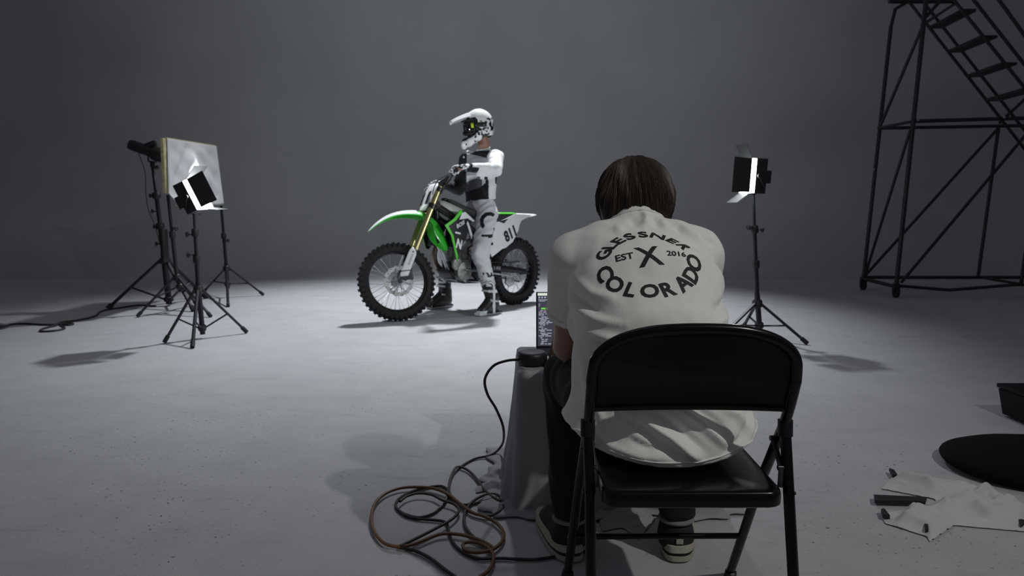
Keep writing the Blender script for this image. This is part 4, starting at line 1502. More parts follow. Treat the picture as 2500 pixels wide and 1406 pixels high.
# the print on the back: lettering laid on the cloth
C0 = Vector((.3170, 1.690, .853))
UP = Vector((0, .80, .60)).normalized(); RT = Vector((1, 0, .015)).normalized(); NRM = RT.cross(UP).normalized()
if NRM.y > 0: NRM = -NRM


def on_cloth(x, y, lift=.0012):
    o = C0 - PX + RT * x + UP * y + NRM * .25
    h = bvh.ray_cast(o, -NRM, .6)
    if h[0] is None: return C0 - PX + RT * x + UP * y
    return h[0] + NRM * lift


def cloth_text(name, txt, size, x0, y0, rot, bold=.03, wide=1.0):
    v, f = text_poly(txt, size, bold, 1.0, wide)
    c_, s2 = cos(rot), sin(rot)
    P = [on_cloth(x0 + a * c_ - b_ * s2, y0 + a * s2 + b_ * c_) for a, b_ in v]
    MB().add(P, f, 0, False).build(name, M['print'], tee, recalc=False)


RX, RY = .1060, .0900
top = [('G', 160.5), ('L', 141), ('E', 125), ('S', 108), ('S', 90), ('N', 70.5), ('E', 50), ('R', 29)]
for ch, deg in top:
    a = radians(deg); cloth_text('lettering', ch, .047, RX * cos(a), (RY + .004) * sin(a), a - pi / 2, .032, 1.08)
bot = [('C', 196), ('O', 219.5), ('L', 243), ('O', 266), ('R', 289), ('A', 312), ('D', 333), ('O', 356)]
for ch, deg in bot:
    a = radians(deg); cloth_text('lettering', ch, .048, RX * cos(a), RY * sin(a), a + pi / 2, .032, 1.10)
cloth_text('lettering', 'EST', .024, -.055, .006, .08, .02, 1.15)
cloth_text('lettering', '2016', .020, .065, .008, .02, .02, 1.15)
cross = MB()
for (x0, y0, x1, y1, w_) in ((-.026, .030, .028, -.024, .010), (.018, .032, -.018, -.026, .010)):
    n_ = 14
    A = [];
    for i in range(n_ + 1):
        t = i / n_; x = x0 + (x1 - x0) * t; y = y0 + (y1 - y0) * t
        A.append([on_cloth(x - w_ * .62, y, .0012), on_cloth(x + w_ * .62, y, .0012)])
    cross.loft(A)
cross.build('printed_cross', M['print'], tee, recalc=False)

# trousers
tr = SDF((.02, 1.50, .085), (.66, 2.22, .66), .0068)
tr.cap((.338, 1.70, .535), (.338, 1.70, .60), .10, .10, .03, 1.7)
for s_ in (1, -1):
    tr.cap(HIPJ[s_], KNEE[s_], .094, .070, .03)
    tr.cap(KNEE[s_], ANK[s_] + Vector((0, 0, .14)), .068, .058, .03)
    tr.cap(ANK[s_] + Vector((0, 0, .14)), ANK[s_] + Vector((0, 0, .0)), .058, .052, .02)
tr.plane((0, 0, .445), (0, 0, -1)) if False else None
tr.plane((0, 0, .122), (0, 0, -1))
P = np.stack(np.meshgrid(*tr.ax, indexing='ij'), -1)
tr.V = np.where(P[..., 1] < 1.84, np.maximum(tr.V, .4385 - P[..., 2]), tr.V).astype(np.float32)
tr.disp(lambda P: .0035 * np.sin(P[..., 2] * 60 + 25 * P[..., 0] + 6 * np.sin(P[..., 1] * 14)))
tr.off = PX
tr.build('trousers', M['pants'], man, 2)

# shoes
for s_ in (1, -1):
    a = ANK[s_]
    tw = .06 * s_
    sh = SDF(a + Vector((-.09, -.09, -.107)), a + Vector((.09, .26, .03)), .0045)
    sh.cap(a + Vector((0, -.008, -.01)), a + Vector((0, -.006, -.055)), .040, .043, .01)
    sh.cap(a + Vector((0, .0, -.05)), a + Vector((tw * .7, .150, -.068)), .043, .038, .03, 1.1)
    sh.cap(a + Vector((tw * .1, .04, -.03)), a + Vector((tw * .5, .12, -.055)), .036, .030, .03)
    sh.plane(a + Vector((0, 0, -.080)), (0, 0, -1)); sh.plane(a + Vector((0, 0, .004)), (0, -.3, 1))
    sh.off = PX
    so = sh.build('shoe', M['shoe_black'], man, 2)
    sl = MB()

    sg = lambda q: abs(q) ** .62 * (1 if q > 0 else -1)

    def sole_ring(z, g, a=a, tw=tw):
        return [(a.x - PX.x + tw * .8 * ((y - (a.y - .05)) / .25) + (g + w_) * cx_, y - PX.y, z) for (cx_, y, w_) in
                [(sg(sin(t)), a.y - .056 - g + (.274 + 2 * g) * (.5 - .5 * sg(cos(t))), .044 + .007 * (sin(t / 2 if t < pi else (2 * pi - t) / 2) ** 2)) for t in [2 * pi * k / 36 for k in range(36)]]]
    sl.loft([sole_ring(.002, -.004), sole_ring(.006, .003), sole_ring(.022, .005)], closed=True, caps=True, mi=0)
    sl.loft([sole_ring(.022, .002), sole_ring(.032, .002)], closed=True, caps=True, mi=1)
    sl.loft([sole_ring(.032, .005), sole_ring(.050, .003), sole_ring(.052, -.006)], closed=True, caps=True, mi=0)
    sl.build('sole', [M['cream'], M['ink']], so)
    MB().box(a - PX + Vector((0, -.054, -.042)), (.020, .006, .026), bev=.002).build('heel_tab', M['cream'], so)
    MB().tube([a - PX + Vector((.044 * cos(q), -.002 + .046 * sin(q), .001)) for q in [2 * pi * k / 24 for k in range(24)]], .007, 8, closed=True).build('shoe_collar', M['sock'], so)
    MB().lathe([(.036, 0), (.038, .02), (.037, .05)], a - PX + Vector((0, .003, -.02)), (0, 0, 1), 20).build('sock', M['sock'], man)

# hair: a full cap with combed strands on it
hc = HEAD
H = SDF(hc - Vector((.14, .15, .15)), hc + Vector((.14, .14, .13)), .0038)
H.ell(hc + Vector((.006, -.010, -.004)), (.099, .108, .094), 0)
H.ell(hc + Vector((.004, -.035, -.045)), (.090, .078, .070), .03)
H.cap(hc + Vector((-.045, -.045, -.03)), hc + Vector((-.040, -.050, -.080)), .050, .040, .03)
H.cap(hc + Vector((.050, -.045, -.03)), hc + Vector((.048, -.050, -.080)), .048, .040, .03)
H.ell(hc + Vector((0, .115, -.075)), (.085, .085, .085), .015, op='sub')
H.ell(hc + Vector((-.105, .045, -.080)), (.048, .060, .048), .01, op='sub')
H.plane(hc + Vector((0, 0, -.106)), (0, -.15, -1))


def strand_wave(P):
    Q = P - np.array(hc)
    az = np.arctan2(Q[..., 0], -(Q[..., 1] - .02))
    lat = Q[..., 2]
    return .0024 * np.sin(az * 19 + 2.2 * np.sin(lat * 22) + 2.5 * np.sin(az * 5)) + .0012 * np.sin(az * 47 + 4 * np.sin(lat * 20 + az * 3))


H.disp(strand_wave)
H.off = PX
hair = H.build('hair', M['hair'], man, 1)
hb_ = BVHTree.FromPolygons([v.co.copy() for v in hair.data.vertices], [list(p.vertices) for p in hair.data.polygons])
M['hair2'] = mat('light_brown_hair_strand', (0.055, 0.040, 0.027), 0.5, 0, 0.35)
rnd = random.Random(3)
stv = MB()
hl = hc - PX
crown = Vector((.010, -.035, .085))
for n_ in range(1700):
    az = rnd.uniform(-pi, pi)
    st_ = rnd.uniform(.0, .8); ln = rnd.uniform(.7, 1.7)
    sw_ = .16 * sin(az * 3 + 1) + rnd.uniform(-.06, .06)
    P = []
    for k in range(10):
        th = st_ + ln * k / 9
        aa = az + sw_ * (k / 9) ** 2 + .010 * sin(k * 1.3 + n_)
        d = Vector((sin(th) * sin(aa), -sin(th) * cos(aa), cos(th)))
        if th > 1.45: d = Vector((sin(aa) * .98, -cos(aa) * .98, -(th - 1.5) * 1.1))
        h = hb_.ray_cast(hl + crown * .3 + d * .4, -d, .45)
        if h[0] is None: break
        nn = h[0] + d * (.0004 + .0012 * rnd.random())
        if nn.y > hl.y + .06 and nn.z < hl.z + .02: break
        P.append(nn)
    if len(P) > 4: stv.tube(P, [.0003] + [.0009] * (len(P) - 2) + [.0002], 4, mi=0 if rnd.random() < .62 else 1)
stv.build('hair_strands', [M['hair'], M['hair2']], hair)
gl = MB()
gl.tube([hl + Vector(q) for q in [(-.082, .00, -.020), (-.080, .06, -.018), (-.068, .108, -.016), (-.03, .122, -.02), (0, .124, -.016), (.03, .122, -.02), (.068, .108, -.016), (.080, .06, -.018), (.082, .0, -.020)]], .002, 6)
for s_ in (1, -1):
    gl.tube([hl + Vector((.036 * s_ + .024 * cos(a), .118, -.022 + .018 * sin(a))) for a in [2 * pi * k / 20 for k in range(20)]], .0018, 6, closed=True)
gl.build('glasses', M['black_plastic'], man)
# ---------------------------------------------------------------- covered table, laptop, small things on it
M['sheet'] = mat('white_cloth', (0.40, 0.40, 0.42), 0.85, bump=.3, bscale=60, trans=.2, var=.06, vscale=5)
TX, TY, TZ = .33, 2.555, .455
tbl = empty('side_table', (TX, TY, 0))
tag(tbl, 'low table hidden under a draped white cloth, carrying the laptop, left of the seated person', 'table')
txf = lambda p: Vector((p.x - TX, p.y - TY, p.z))
bx = MB(txf); bx.box((TX, TY, TZ - .018), (.60, .42, .024), bev=.004)
bx.build('table_top', M['black_plastic'], tbl)
for sx in (-1, 1):
    for sy in (-1, 1):
        MB(txf).box((TX + .27 * sx, TY + .18 * sy, (TZ - .03) / 2), (.035, .035, TZ - .03), bev=.003).build('leg', M['black_plastic'], tbl)
rows = []
N_ = 168
rc = random.Random(5)


def rrect(hx, hy, r, k):
    """point on a rounded rectangle by parameter 0..1"""
    per = [(hx - r, hy), (hx, hy - r)]
    t = k * 4
    q = int(t) % 4; f = t - int(t)
    cs = [((1, 1)), ((-1, 1)), ((-1, -1)), ((1, -1))][q]
    # side then corner
    if q == 0: P = [(hx, -hy + r), (hx, hy - r)]; c = (hx - r, hy - r); a0 = 0
    elif q == 1: P = [(hx - r, hy), (-hx + r, hy)]; c = (-hx + r, hy - r); a0 = 90
    elif q == 2: P = [(-hx, hy - r), (-hx, -hy + r)]; c = (-hx + r, -hy + r); a0 = 180
    else: P = [(-hx + r, -hy), (hx - r, -hy)]; c = (hx - r, -hy + r); a0 = 270
    if f < .8:
        g = f / .8
        return P[0][0] + (P[1][0] - P[0][0]) * g, P[0][1] + (P[1][1] - P[0][1]) * g
    a = radians(a0 + 90 * (f - .8) / .2)
    return c[0] + r * cos(a), c[1] + r * sin(a)


levels = [(-.20, TZ), (-.05, TZ), (-.008, TZ + .001), (.0, TZ - .006)] + [(.004 + .045 * (i / 14) ** 1.3, TZ - .01 - (TZ - .016) * i / 14) for i in range(1, 15)] + [(.085, .004), (.115, .003)]
for li, (off, z) in enumerate(levels):
    row = []
    dn_ = max(0, (TZ - z) / TZ)
    for k in range(N_):
        f = k / N_
        x, y = rrect(.31 + max(off, -.2), .225 + max(off, -.17), max(.004, .014 + .05 * dn_), f)
        wob = dn_ ** 1.2 * (.013 * sin(f * 2 * pi * 9 + 1.3 * sin(f * 20) + z * 5) + .008 * sin(f * 2 * pi * 23 + 2 + 3 * z))
        cr = .006 * noise.noise(Vector((x * 9, y * 9, z * 11)))
        d = Vector((x, y, 0)).normalized()
        zz = z
        if li >= len(levels) - 2: wob *= 1.6; zz = z + .004 + .008 * abs(noise.noise(Vector((x * 14, y * 14, 3))))
        row.append((x + d.x * (wob + cr * dn_), y + d.y * (wob + cr * dn_), zz))
    rows.append(row)
cv_ = MB().loft(rows, closed=True)
cv_.f.append(list(range(N_))); cv_.m.append(0); cv_.sm.append(True)
cl_ = cv_.build('table_cloth', M['sheet'], None, solid=.0025, angle=60)
cl_.location = (TX, TY, 0)
tag(cl_, 'white cloth draped to the floor over the low table beside the seated person', 'tablecloth')
ZT = TZ + .0035

lap = empty('laptop', (.252, 2.60, ZT))
tag(lap, 'open laptop with dark screen of text rows and a green bar on the covered table', 'laptop')
M['lap'] = mat('dark_laptop_shell', (.012, .012, .013), .4, .3)
MB().box((0, -.03, .008), (.322, .215, .016), bev=.004).build('base', M['lap'], lap)
MB().box((0, -.01, .0168), (.285, .10, .0012), bev=.0004).build('keyboard', M['ink'], lap)
MB().box((0, -.095, .0166), (.11, .06, .0008), bev=.0003).build('touchpad', M['darksteel'], lap)
lidR = Matrix.Rotation(radians(-9), 3, 'X')
lid = MB().box(lidR @ Vector((0, 0, .108)) + Vector((0, .078, .010)), (.322, .006, .212), lidR, bev=.003).build('lid', M['lap'], lap)
M['scr'] = mat('lit_screen', (.01, .01, .012), .3, emit=(.045, .045, .065), estr=1.0)
M['scr_bar'] = mat('lit_screen_bar', (.1, .1, .1), .3, emit=(.62, .72, .62), estr=1.0)
M['scr_txt'] = mat('lit_screen_text', (.1, .1, .1), .3, emit=(.42, .45, .55), estr=.9)
M['scr_grn'] = mat('lit_screen_green', (.1, .1, .1), .3, emit=(.18, .62, .08), estr=1.0)
M['scr_pur'] = mat('lit_screen_panel', (.1, .1, .1), .3, emit=(.16, .16, .24), estr=1.0)


def scr(mb, x0, x1, z0, z1, lift):
    """a rectangle on the screen; x from the left edge, z from the top edge"""
    P = [lidR @ Vector((-.155 + x, -.0032 - lift, .210 - z)) + Vector((0, .078, .010)) for x, z in ((x0, z0), (x1, z0), (x1, z1), (x0, z1))]
    mb.add(P, [[0, 3, 2, 1]], 0, False)


sm = MB(); scr(sm, 0, .310, .0, .200, .0003); sc0 = sm.build('screen', M['scr'], lid, recalc=False)
sm = MB(); scr(sm, .0, .310, .0, .010, .0006); sm.build('menu_bar', M['scr_bar'], sc0, recalc=False)
sm = MB(); scr(sm, .013, .062, .056, .062, .0006); sm.build('progress_bar', M['scr_grn'], sc0, recalc=False)
sm = MB(); scr(sm, .064, .300, .14, .19, .0005); scr(sm, .004, .009, .040, .052, .0005); sm.build('side_panel', M['scr_pur'], sc0, recalc=False)
sm = MB(); rr_ = random.Random(9)
for i in range(4): scr(sm, .003 + .011 * i, .009 + .011 * i, .014, .020, .0006)
scr(sm, .002, .036, .025, .0275, .0006); scr(sm, .006, .028, .030, .032, .0006)
z = .066
while z < .196:
    n_ = rr_.choice((1, 2, 2, 3)); x = .004 + rr_.choice((0, 0, .006, .010))
    for j in range(n_):
        L_ = rr_.uniform(.006, .026)
        if x + L_ < .062: scr(sm, x, x + L_, z, z + .0026, .0006)
        x += L_ + .004
    z += rr_.choice((.0052, .0052, .0065))
for i in range(14):
    for j in range(4): scr(sm, .075 + .055 * j, .075 + .055 * j + rr_.uniform(.02, .045), .03 + .008 * i, .0326 + .008 * i, .0006)
scr(sm, .042, .055, .088, .096, .0006)
sm.build('screen_text', M['scr_txt'], sc0, recalc=False)

hub = empty('usb_hub', (.070, 2.455, ZT))
tag(hub, 'round black puck-shaped device at the left front corner of the covered table', 'device')
MB().lathe([(.036, 0), (.050, .003), (.0525, .012), (.0525, .034), (.049, .041), (.046, .043)], (0, 0, 0), (0, 0, 1), 48).build('body', M['black_plastic'], hub)
MB().lathe([(.044, .0), (.044, .002), (.030, .0035)], (0, 0, .0425), (0, 0, 1), 40).build('lid', M['darksteel'], hub)
nt = MB().box((.128, 2.47, ZT + .012), (.030, .02, .022), Matrix.Rotation(radians(20), 3, 'Z'), bev=.003).build('power_adapter', M['boot_white'])
tag(nt, 'small white plug block beside the round black device on the covered table', 'adapter')

# ---------------------------------------------------------------- cables
M['orange_cord'] = mat('orange_brown_cord', (.16, .072, .028), .5)
M['dark_cord'] = mat('dark_brown_cord', (.045, .030, .024), .55)
M['black_cord'] = mat('black_cord', (.012, .012, .012), .6)
_cp, _sp = cos(PITCH), sin(PITCH)


def floor_at(px, py, z=0.0):
    a, b_ = (px - PX0) / F_PX, -(py - PY0) / F_PX
    d = Vector((a, _cp + b_ * _sp, -_sp + b_ * _cp))
    t = (z - 1.0) / d.z
    return Vector((0, 0, 1)) + d * t


def depth_at(px, py, Y):
    a, b_ = (px - PX0) / F_PX, -(py - PY0) / F_PX
    d = Vector((a, _cp + b_ * _sp, -_sp + b_ * _cp))
    return Vector((0, 0, 1)) + d * (Y / d.y)


def cord(name, pts3, r, m, label, cat='cable', group=None, seg=8, n=7):
    o = MB().tube(catmull(pts3, n), r, seg).build(name, m)
    tag(o, label, cat, group)
    return o


def floor_pts(crop, z=.006, ox=820, oy=1050, k=.272):
    return [floor_at(ox + x * k, oy + y * k, z) for x, y in crop]


air = [depth_at(1272, 878, 2.44)] + [depth_at(x, y, Y) for x, y, Y in ((1240, 880, 2.43), (1205, 893, 2.42), (1184, 925, 2.42), (1190, 962, 2.44), (1212, 1000, 2.49), (1229, 1046, 2.56))]
air += [floor_at(1226, 1085, .05), floor_at(1200, 1110, .014)]
lo_ = floor_pts([(1250, 255), (1130, 320), (1050, 400), (1012, 520), (985, 640), (920, 710), (850, 757), (740, 782), (620, 752), (545, 700), (545, 640), (600, 592), (700, 545), (850, 510), (950, 503), (1010, 540), (1045, 625), (1110, 668), (1230, 660), (1400, 618), (1480, 590), (1600, 600), (1750, 640)])
cord('power_cable', air + lo_, .0048, M['dark_cord'], 'dark brown cable hanging in a loop off the covered table from the round black device')
lo_ = floor_pts([(2300, 330), (2120, 360), (1940, 470), (1830, 565), (1700, 630), (1560, 650), (1430, 612), (1340, 540), (1250, 420), (1170, 350), (1090, 330), (1050, 380), (1020, 470), (1022, 570), (1085, 650), (1180, 722), (1290, 760), (1400, 765), (1485, 712), (1500, 640), (1450, 580), (1350, 577), (1240, 632), (1165, 720), (1153, 830), (1200, 922), (1290, 1000), (1400, 1058)], .010)
cord('power_cable', lo_, .0050, M['dark_cord'], 'brown cable coming from under the folding chair, looping in front of the tablecloth')
lo_ = floor_pts([(1420, 1062), (1340, 1010), (1230, 965), (1100, 935), (960, 930), (850, 962), (700, 1022), (560, 1045), (430, 1010), (345, 905), (320, 780), (350, 660), (440, 572), (570, 522), (720, 510), (870, 522), (1000, 572), (1130, 672), (1230, 742), (1330, 772), (1440, 832), (1505, 920), (1482, 1010), (1400, 1072), (1270, 1097), (1165, 1076), (1143, 1020), (1220, 1003), (1330, 1030), (1398, 1090), (1415, 1165), (1365, 1265), (1270, 1330), (1150, 1400)], .013)
cord('extension_cord', lo_, .0055, M['orange_cord'], 'orange-brown cord lying in the widest loop of the coil on the floor')
lo_ = floor_pts([(2300, 1080), (2000, 1130), (1800, 1160), (1640, 1158), (1500, 1150), (1400, 1152), (1280, 1152), (1150, 1100), (1060, 1020), (1015, 920), (1000, 850), (960, 818), (860, 805), (720, 792), (620, 762), (548, 706)], .007)
cord('power_cable', lo_, .0048, M['black_cord'], 'black cable running from the coil across the floor to under the folding chair')
lo_ = floor_pts([(580, 1040), (740, 962), (900, 880), (1040, 800), (1105, 722), (1065, 665), (960, 630), (860, 580), (740, 567), (640, 592), (575, 640)], .017)
cord('power_cable', lo_, .0048, M['dark_cord'], 'dark brown cable crossing diagonally inside the widest loop of the floor coil')
lo_ = floor_pts([(545, 1048), (620, 1062), (720, 1085), (850, 1152), (980, 1252), (1090, 1330), (1200, 1400)], .008)
cord('power_cable', lo_, .0050, M['black_cord'], 'black cable leaving the bottom of the coil towards the camera')
lap_c = [Vector((.128, 2.47, ZT + .02)), depth_at(1339, 890, 2.43), depth_at(1345, 860, 2.42), depth_at(1350, 835, 2.40), depth_at(1356, 812, 2.36)]
cord('charging_cable', lap_c, .0042, M['orange_cord'], 'short orange-brown cable rising from the white plug block past the laptop screen')
# left edge cable
lc = [floor_at(0, 796, .03), floor_at(12, 795, .012)] + [floor_at(x * .272, 560 + y * .272, .008) for x, y in ((120, 850), (240, 846), (360, 855), (480, 856), (560, 845), (640, 842), (655, 850), (610, 858), (540, 850), (580, 885), (520, 905), (420, 915), (362, 912), (390, 890), (500, 862), (545, 835), (700, 815), (850, 780), (900, 740), (960, 722), (1100, 700), (1250, 680), (1400, 690))]
cord('extension_cord', lc, .009, M['black_cord'], 'thin black cord trailing over the floor at the left edge to the light stands', n=5)
cp = MB().tube([floor_at(-40, 797, .03), floor_at(0, 796, .03), floor_at(20, 795, .02)], [.024, .024, .012], 12).build('cord_connector', M['black_plastic'])
tag(cp, 'fat black plug on the cord at the far left edge of the floor', 'plug')

# ---------------------------------------------------------------- light stands
M['stand'] = mat('black_stand_tube', (.010, .010, .012), .45, .2)


def stand(name, label, base, feet, hub, top, low, knobs, r=.0145, sections=3, group=None):
    """tripod: base (floor point under the column), feet, hub point, column top, lowest column point"""
    base = Vector((base[0], base[1], 0))
    root = empty(name, base)
    tag(root, label, 'light stand', group)
    X = lambda p: p - base
    hub, top, low = Vector(hub), Vector(top), Vector(low)
    c = MB(X)
    n = sections
    c.cyl(low, hub + (top - hub) * .10, r * 1.25, 14)
    c.build('column', M['stand'], root)
    for i in range(n):
        a = hub + (top - hub) * (.05 + .95 * i / n); b_ = hub + (top - hub) * (.05 + .95 * (i + 1) / n)
        s_ = MB(X).cyl(a, b_, r * (1.05 - .18 * i), 14).build('tube_section', M['stand'], root)
        if i: MB(X).lathe([(r * 1.5, -.03), (r * 1.7, -.02), (r * 1.7, .02), (r * 1.5, .03)], a, top - hub, 14).build('collar', M['black_plastic'], root)
    MB(X).lathe([(r * 1.6, -.03), (r * 2.3, -.02), (r * 2.3, .02), (r * 1.6, .035)], hub, top - hub, 14).build('hub', M['black_plastic'], root)
    lowc = low + (hub - low).normalized() * .05
    MB(X).lathe([(r * 1.5, -.025), (r * 2.0, -.015), (r * 2.0, .015), (r * 1.5, .025)], lowc, hub - low, 14).build('lower_collar', M['black_plastic'], root)
    for f in feet:
        f = Vector((f[0], f[1], .014))
        out = (f - hub); out.z = 0; out.normalize()
        h0 = hub + out * r * 2
        lg = MB(X).tube([h0, f], r * .85, 8, flat=.75).build('leg', M['stand'], root)
        MB(X).tube([f + (h0 - f).normalized() * .05, f - (h0 - f).normalized() * .005], r * 1.05, 8).build('foot', M['rubber'], lg)
        mid = h0 + (f - h0) * .56
        MB(X).tube([lowc + out * r * 1.5, mid], r * .6, 6, flat=.7).build('brace', M['stand'], lg)
    for (t, side) in knobs:
        p = hub + (top - hub) * t
        k = MB(X); d = Vector((side, -.4, 0)).normalized()
        k.tube([p, p + d * .05], .006, 8); k.lathe([(.010, 0), (.022, .008), (.022, .020), (.012, .026)], p + d * .042, d, 10)
        k.build('knob', M['black_plastic'], root)
    return root


G0 = lambda x, y: floor_at(x, y, 0)
# stand of the spotlight
A_top = depth_at(372, 402, 7.22)
stand('light_stand', 'leftmost black tripod stand, holding the long spotlight behind the cloth frame', (-3.43, 7.25), [G0(264, 756), G0(473, 761), G0(503, 729)],
      depth_at(402, 637, 7.24), A_top, depth_at(413, 742, 7.25), [(.18, -1), (.36, -1), (.52, -1), (.68, -1), (.97, 1)], r=.024)
stand('light_stand', 'black tripod stand under the near edge of the cloth frame', (-3.10, 6.80), [G0(336, 775), G0(514, 775), G0(478, 745)],
      depth_at(432, 678, 6.8), depth_at(410, 476, 6.78), depth_at(443, 712, 6.8), [(.6, 1)], r=.017, sections=2)
stand('light_stand', 'front left tripod stand, holding the lit panel in front of the cloth frame', (-2.33, 5.45), [G0(402, 839), G0(470, 851), G0(602, 814)],
      depth_at(484, 708, 5.45), depth_at(473, 502, 5.45), depth_at(495, 816, 5.45), [(.42, -1), (.66, -1)], r=.0155)
stand('light_stand', 'black tripod stand under the far edge of the cloth frame', (-3.10, 7.93), [G0(500, 712), G0(643, 722), G0(557, 750)],
      depth_at(553, 656, 7.93), depth_at(540, 502, 7.93), depth_at(556, 704, 7.93), [(.45, 1)], r=.0165, sections=2)
stand('light_stand', 'lone black tripod stand right of the seated person, holding a lit panel with barn doors', (1.88, 5.45), [(1.50, 5.22), G0(1970, 842), (1.93, 5.93)],
      depth_at(1849, 742, 5.45), depth_at(1839, 474, 5.45), depth_at(1855, 810, 5.45), [(.70, -1), (.68, 1)], r=.0165)

# LED panels with barn doors
M['led'] = mat('led_diffuser', (.8, .8, .8), .4, emit=(.93, 1.0, .98), estr=45)
M['door'] = mat('black_barn_door', (.014, .014, .015), .55)


def led_panel(label, origin, nrm, up, tilt_doors, size=(.20, .235), power=14, handle=True, yoke_to=None):
    """x = width, y = out of the face, z = up the panel"""
    n = Vector(nrm).normalized(); u = Vector(up); u = (u - n * u.dot(n)).normalized(); w_ = n.cross(u).normalized()
    mt = Matrix((w_, n, u)).transposed()
    root = bpy.data.objects.new('led_panel', None); COL.objects.link(root)
    root.matrix_world = Matrix.Translation(origin) @ mt.to_4x4()
    tag(root, label, 'studio light', 'barn door light panels')
    W, Hh = size
    MB().box((0, -.048, 0), (W, .085, Hh), bev=.004).build('housing', M['black_plastic'], root)
    hs = MB()
    for k in range(7): hs.box((0, -.094, -.08 + .026 * k), (W * .8, .008, .006))
    hs.build('heat_sink', M['darksteel'], root)
    MB().box((0, .008, 0), (W * .97, .034, Hh * .97), bev=.003).build('diffuser', M['led'], root)
    for (ax_, sg, ang, nm) in tilt_doors:
        L_ = .140 if ax_ == 'x' else .115
        wd = (Hh if ax_ == 'x' else W)
        a = radians(ang)
        if ax_ == 'x':
            e = Vector((sg * W / 2, .012, 0)); o_ = Vector((sg * sin(a), cos(a), 0)); t = Vector((0, 0, 1))
        else:
            e = Vector((0, .012, sg * Hh / 2)); o_ = Vector((0, cos(a), sg * sin(a))); t = Vector((1, 0, 0))
        e = e + Vector((0, .018, 0))
        q = o_.cross(t).normalized()
        V = []
        for l_, ww in ((0, wd * .48), (L_, wd * .5)):
            for s2 in (-1, 1):
                for th in (-.001, .001): V.append(e + o_ * l_ + t * ww * s2 + q * th)
        Fc = [[0, 2, 6, 4], [1, 5, 7, 3], [0, 1, 3, 2], [4, 6, 7, 5], [0, 4, 5, 1], [2, 3, 7, 6]]
        MB().add(V, Fc, 0, False).build('barn_door', M['door'], root)
    yk = MB()
    yk.tube([(-W / 2 - .012, -.03, 0), (-W / 2 - .012, -.075, -Hh * .34), (W / 2 + .012, -.075, -Hh * .34), (W / 2 + .012, -.03, 0)], .006, 6, flat=1.0)
    yk.cyl((-W / 2 - .02, -.03, 0), (-W / 2 + .002, -.03, 0), .016, 12); yk.cyl((W / 2 - .002, -.03, 0), (W / 2 + .02, -.03, 0), .016, 12)
    yk.build('yoke', M['stand'], root)
    MB().box((0, -.125, .0), (.075, .060, .095), bev=.004).build('battery', M['black_plastic'], root)
    tp = root.matrix_world.inverted() @ Vector(yoke_to)
    MB().tube([(0, -.045, 0), (0, -.06, -Hh * .32), tp + (Vector((0, -.045, -Hh * .3)) - tp) * .25, tp], [.020, .018, .017, .018], 12).build('mount', M['black_plastic'], root)
    L = bpy.data.lights.new('led_light', 'AREA'); L.shape = 'RECTANGLE'; L.size = W * .9; L.size_y = Hh * .9; L.energy = power; L.color = (.93, 1.0, .98); L.spread = radians(150)
    lo = bpy.data.objects.new('led_light', L); COL.objects.link(lo); lo.parent = root
    lo.location = (0, .030, 0); lo.rotation_euler = (radians(90), 0, 0)
    return root


led_panel('lit panel with barn doors on the front left stand, in front of the white cloth', depth_at(481, 476, 5.44), (.895, -.06, .42), (-.42, 0, .9),
          [('x', 1, 4, 'n'), ('x', -1, 176, 'f'), ('z', 1, 30, 't'), ('z', -1, 32, 'b')], power=14, yoke_to=depth_at(473, 500, 5.45))
led_panel('lit panel with black barn doors on the lone right stand, its glowing top door raised', depth_at(1829, 430, 5.42), (-.985, -.10, .05), (.02, 0, 1),
          [('x', -1, 4, 'n'), ('x', 1, 176, 'f'), ('z', 1, 64, 't'), ('z', -1, 40, 'b')], size=(.20, .255), power=14, yoke_to=depth_at(1839, 474, 5.45))

# spotlight behind the cloth
SP = depth_at(366, 382, 7.22)
sp_ = empty('spotlight', SP)
tag(sp_, 'long black spotlight on the leftmost stand pointing at the back of the white cloth', 'studio light')
sd = Vector((.84, .05, -.30)).normalized()
mb = MB(); mb.lathe([(.045, -.20), (.052, -.17), (.052, .02), (.070, .04), (.070, .12), (.060, .14), (.060, .20), (.088, .24), (.088, .30)], (0, 0, .05), sd, 24)
mb.build('housing', M['black_plastic'], sp_)
MB().lathe([(.080, 0), (.080, .004)], Vector((0, 0, .05)) + sd * .297, sd, 24).build('lens', mat('lit_lens', (.8, .8, .8), .3, emit=(1, 1, .96), estr=6), sp_)
mb = MB(); mb.box((-.03, 0, .10), (.20, .05, .05), Matrix.Rotation(radians(-20), 3, 'Y') @ Matrix.Identity(3), bev=.008); mb.build('handle', M['black_plastic'], sp_)
mb = MB(); mb.tube([(.02, -.075, .03), (.02, -.075, -.05), (.02, .075, -.05), (.02, .075, .03)], .009, 6); mb.cyl((.02, 0, -.05), (.02, 0, -.10), .022)
mb.build('yoke', M['stand'], sp_)
cord('power_cable', [SP + Vector((-.10, -.02, .03)), depth_at(354, 420, 7.2), depth_at(356, 470, 7.2), depth_at(362, 510, 7.2), depth_at(374, 540, 7.2), depth_at(380, 556, 7.2), depth_at(392, 600, 7.22)], .004, M['black_cord'], 'thin black cable hanging down beside the leftmost stand from its spotlight')
LS = spot('spotlight_lamp', tuple(SP + Vector((0, 0, .05)) + sd * .32), tuple(SP + Vector((0, 0, .05)) + sd * 2), 60, radians(38), .9, .05)
gp = MB(); gp.tube([depth_at(401, 560, 7.15), depth_at(405, 640, 7.15)], .05, 10, flat=.5)
gp = gp.build('power_pack', M['black_plastic']); tag(gp, 'slim black power pack strapped to the leftmost stand', 'power pack')

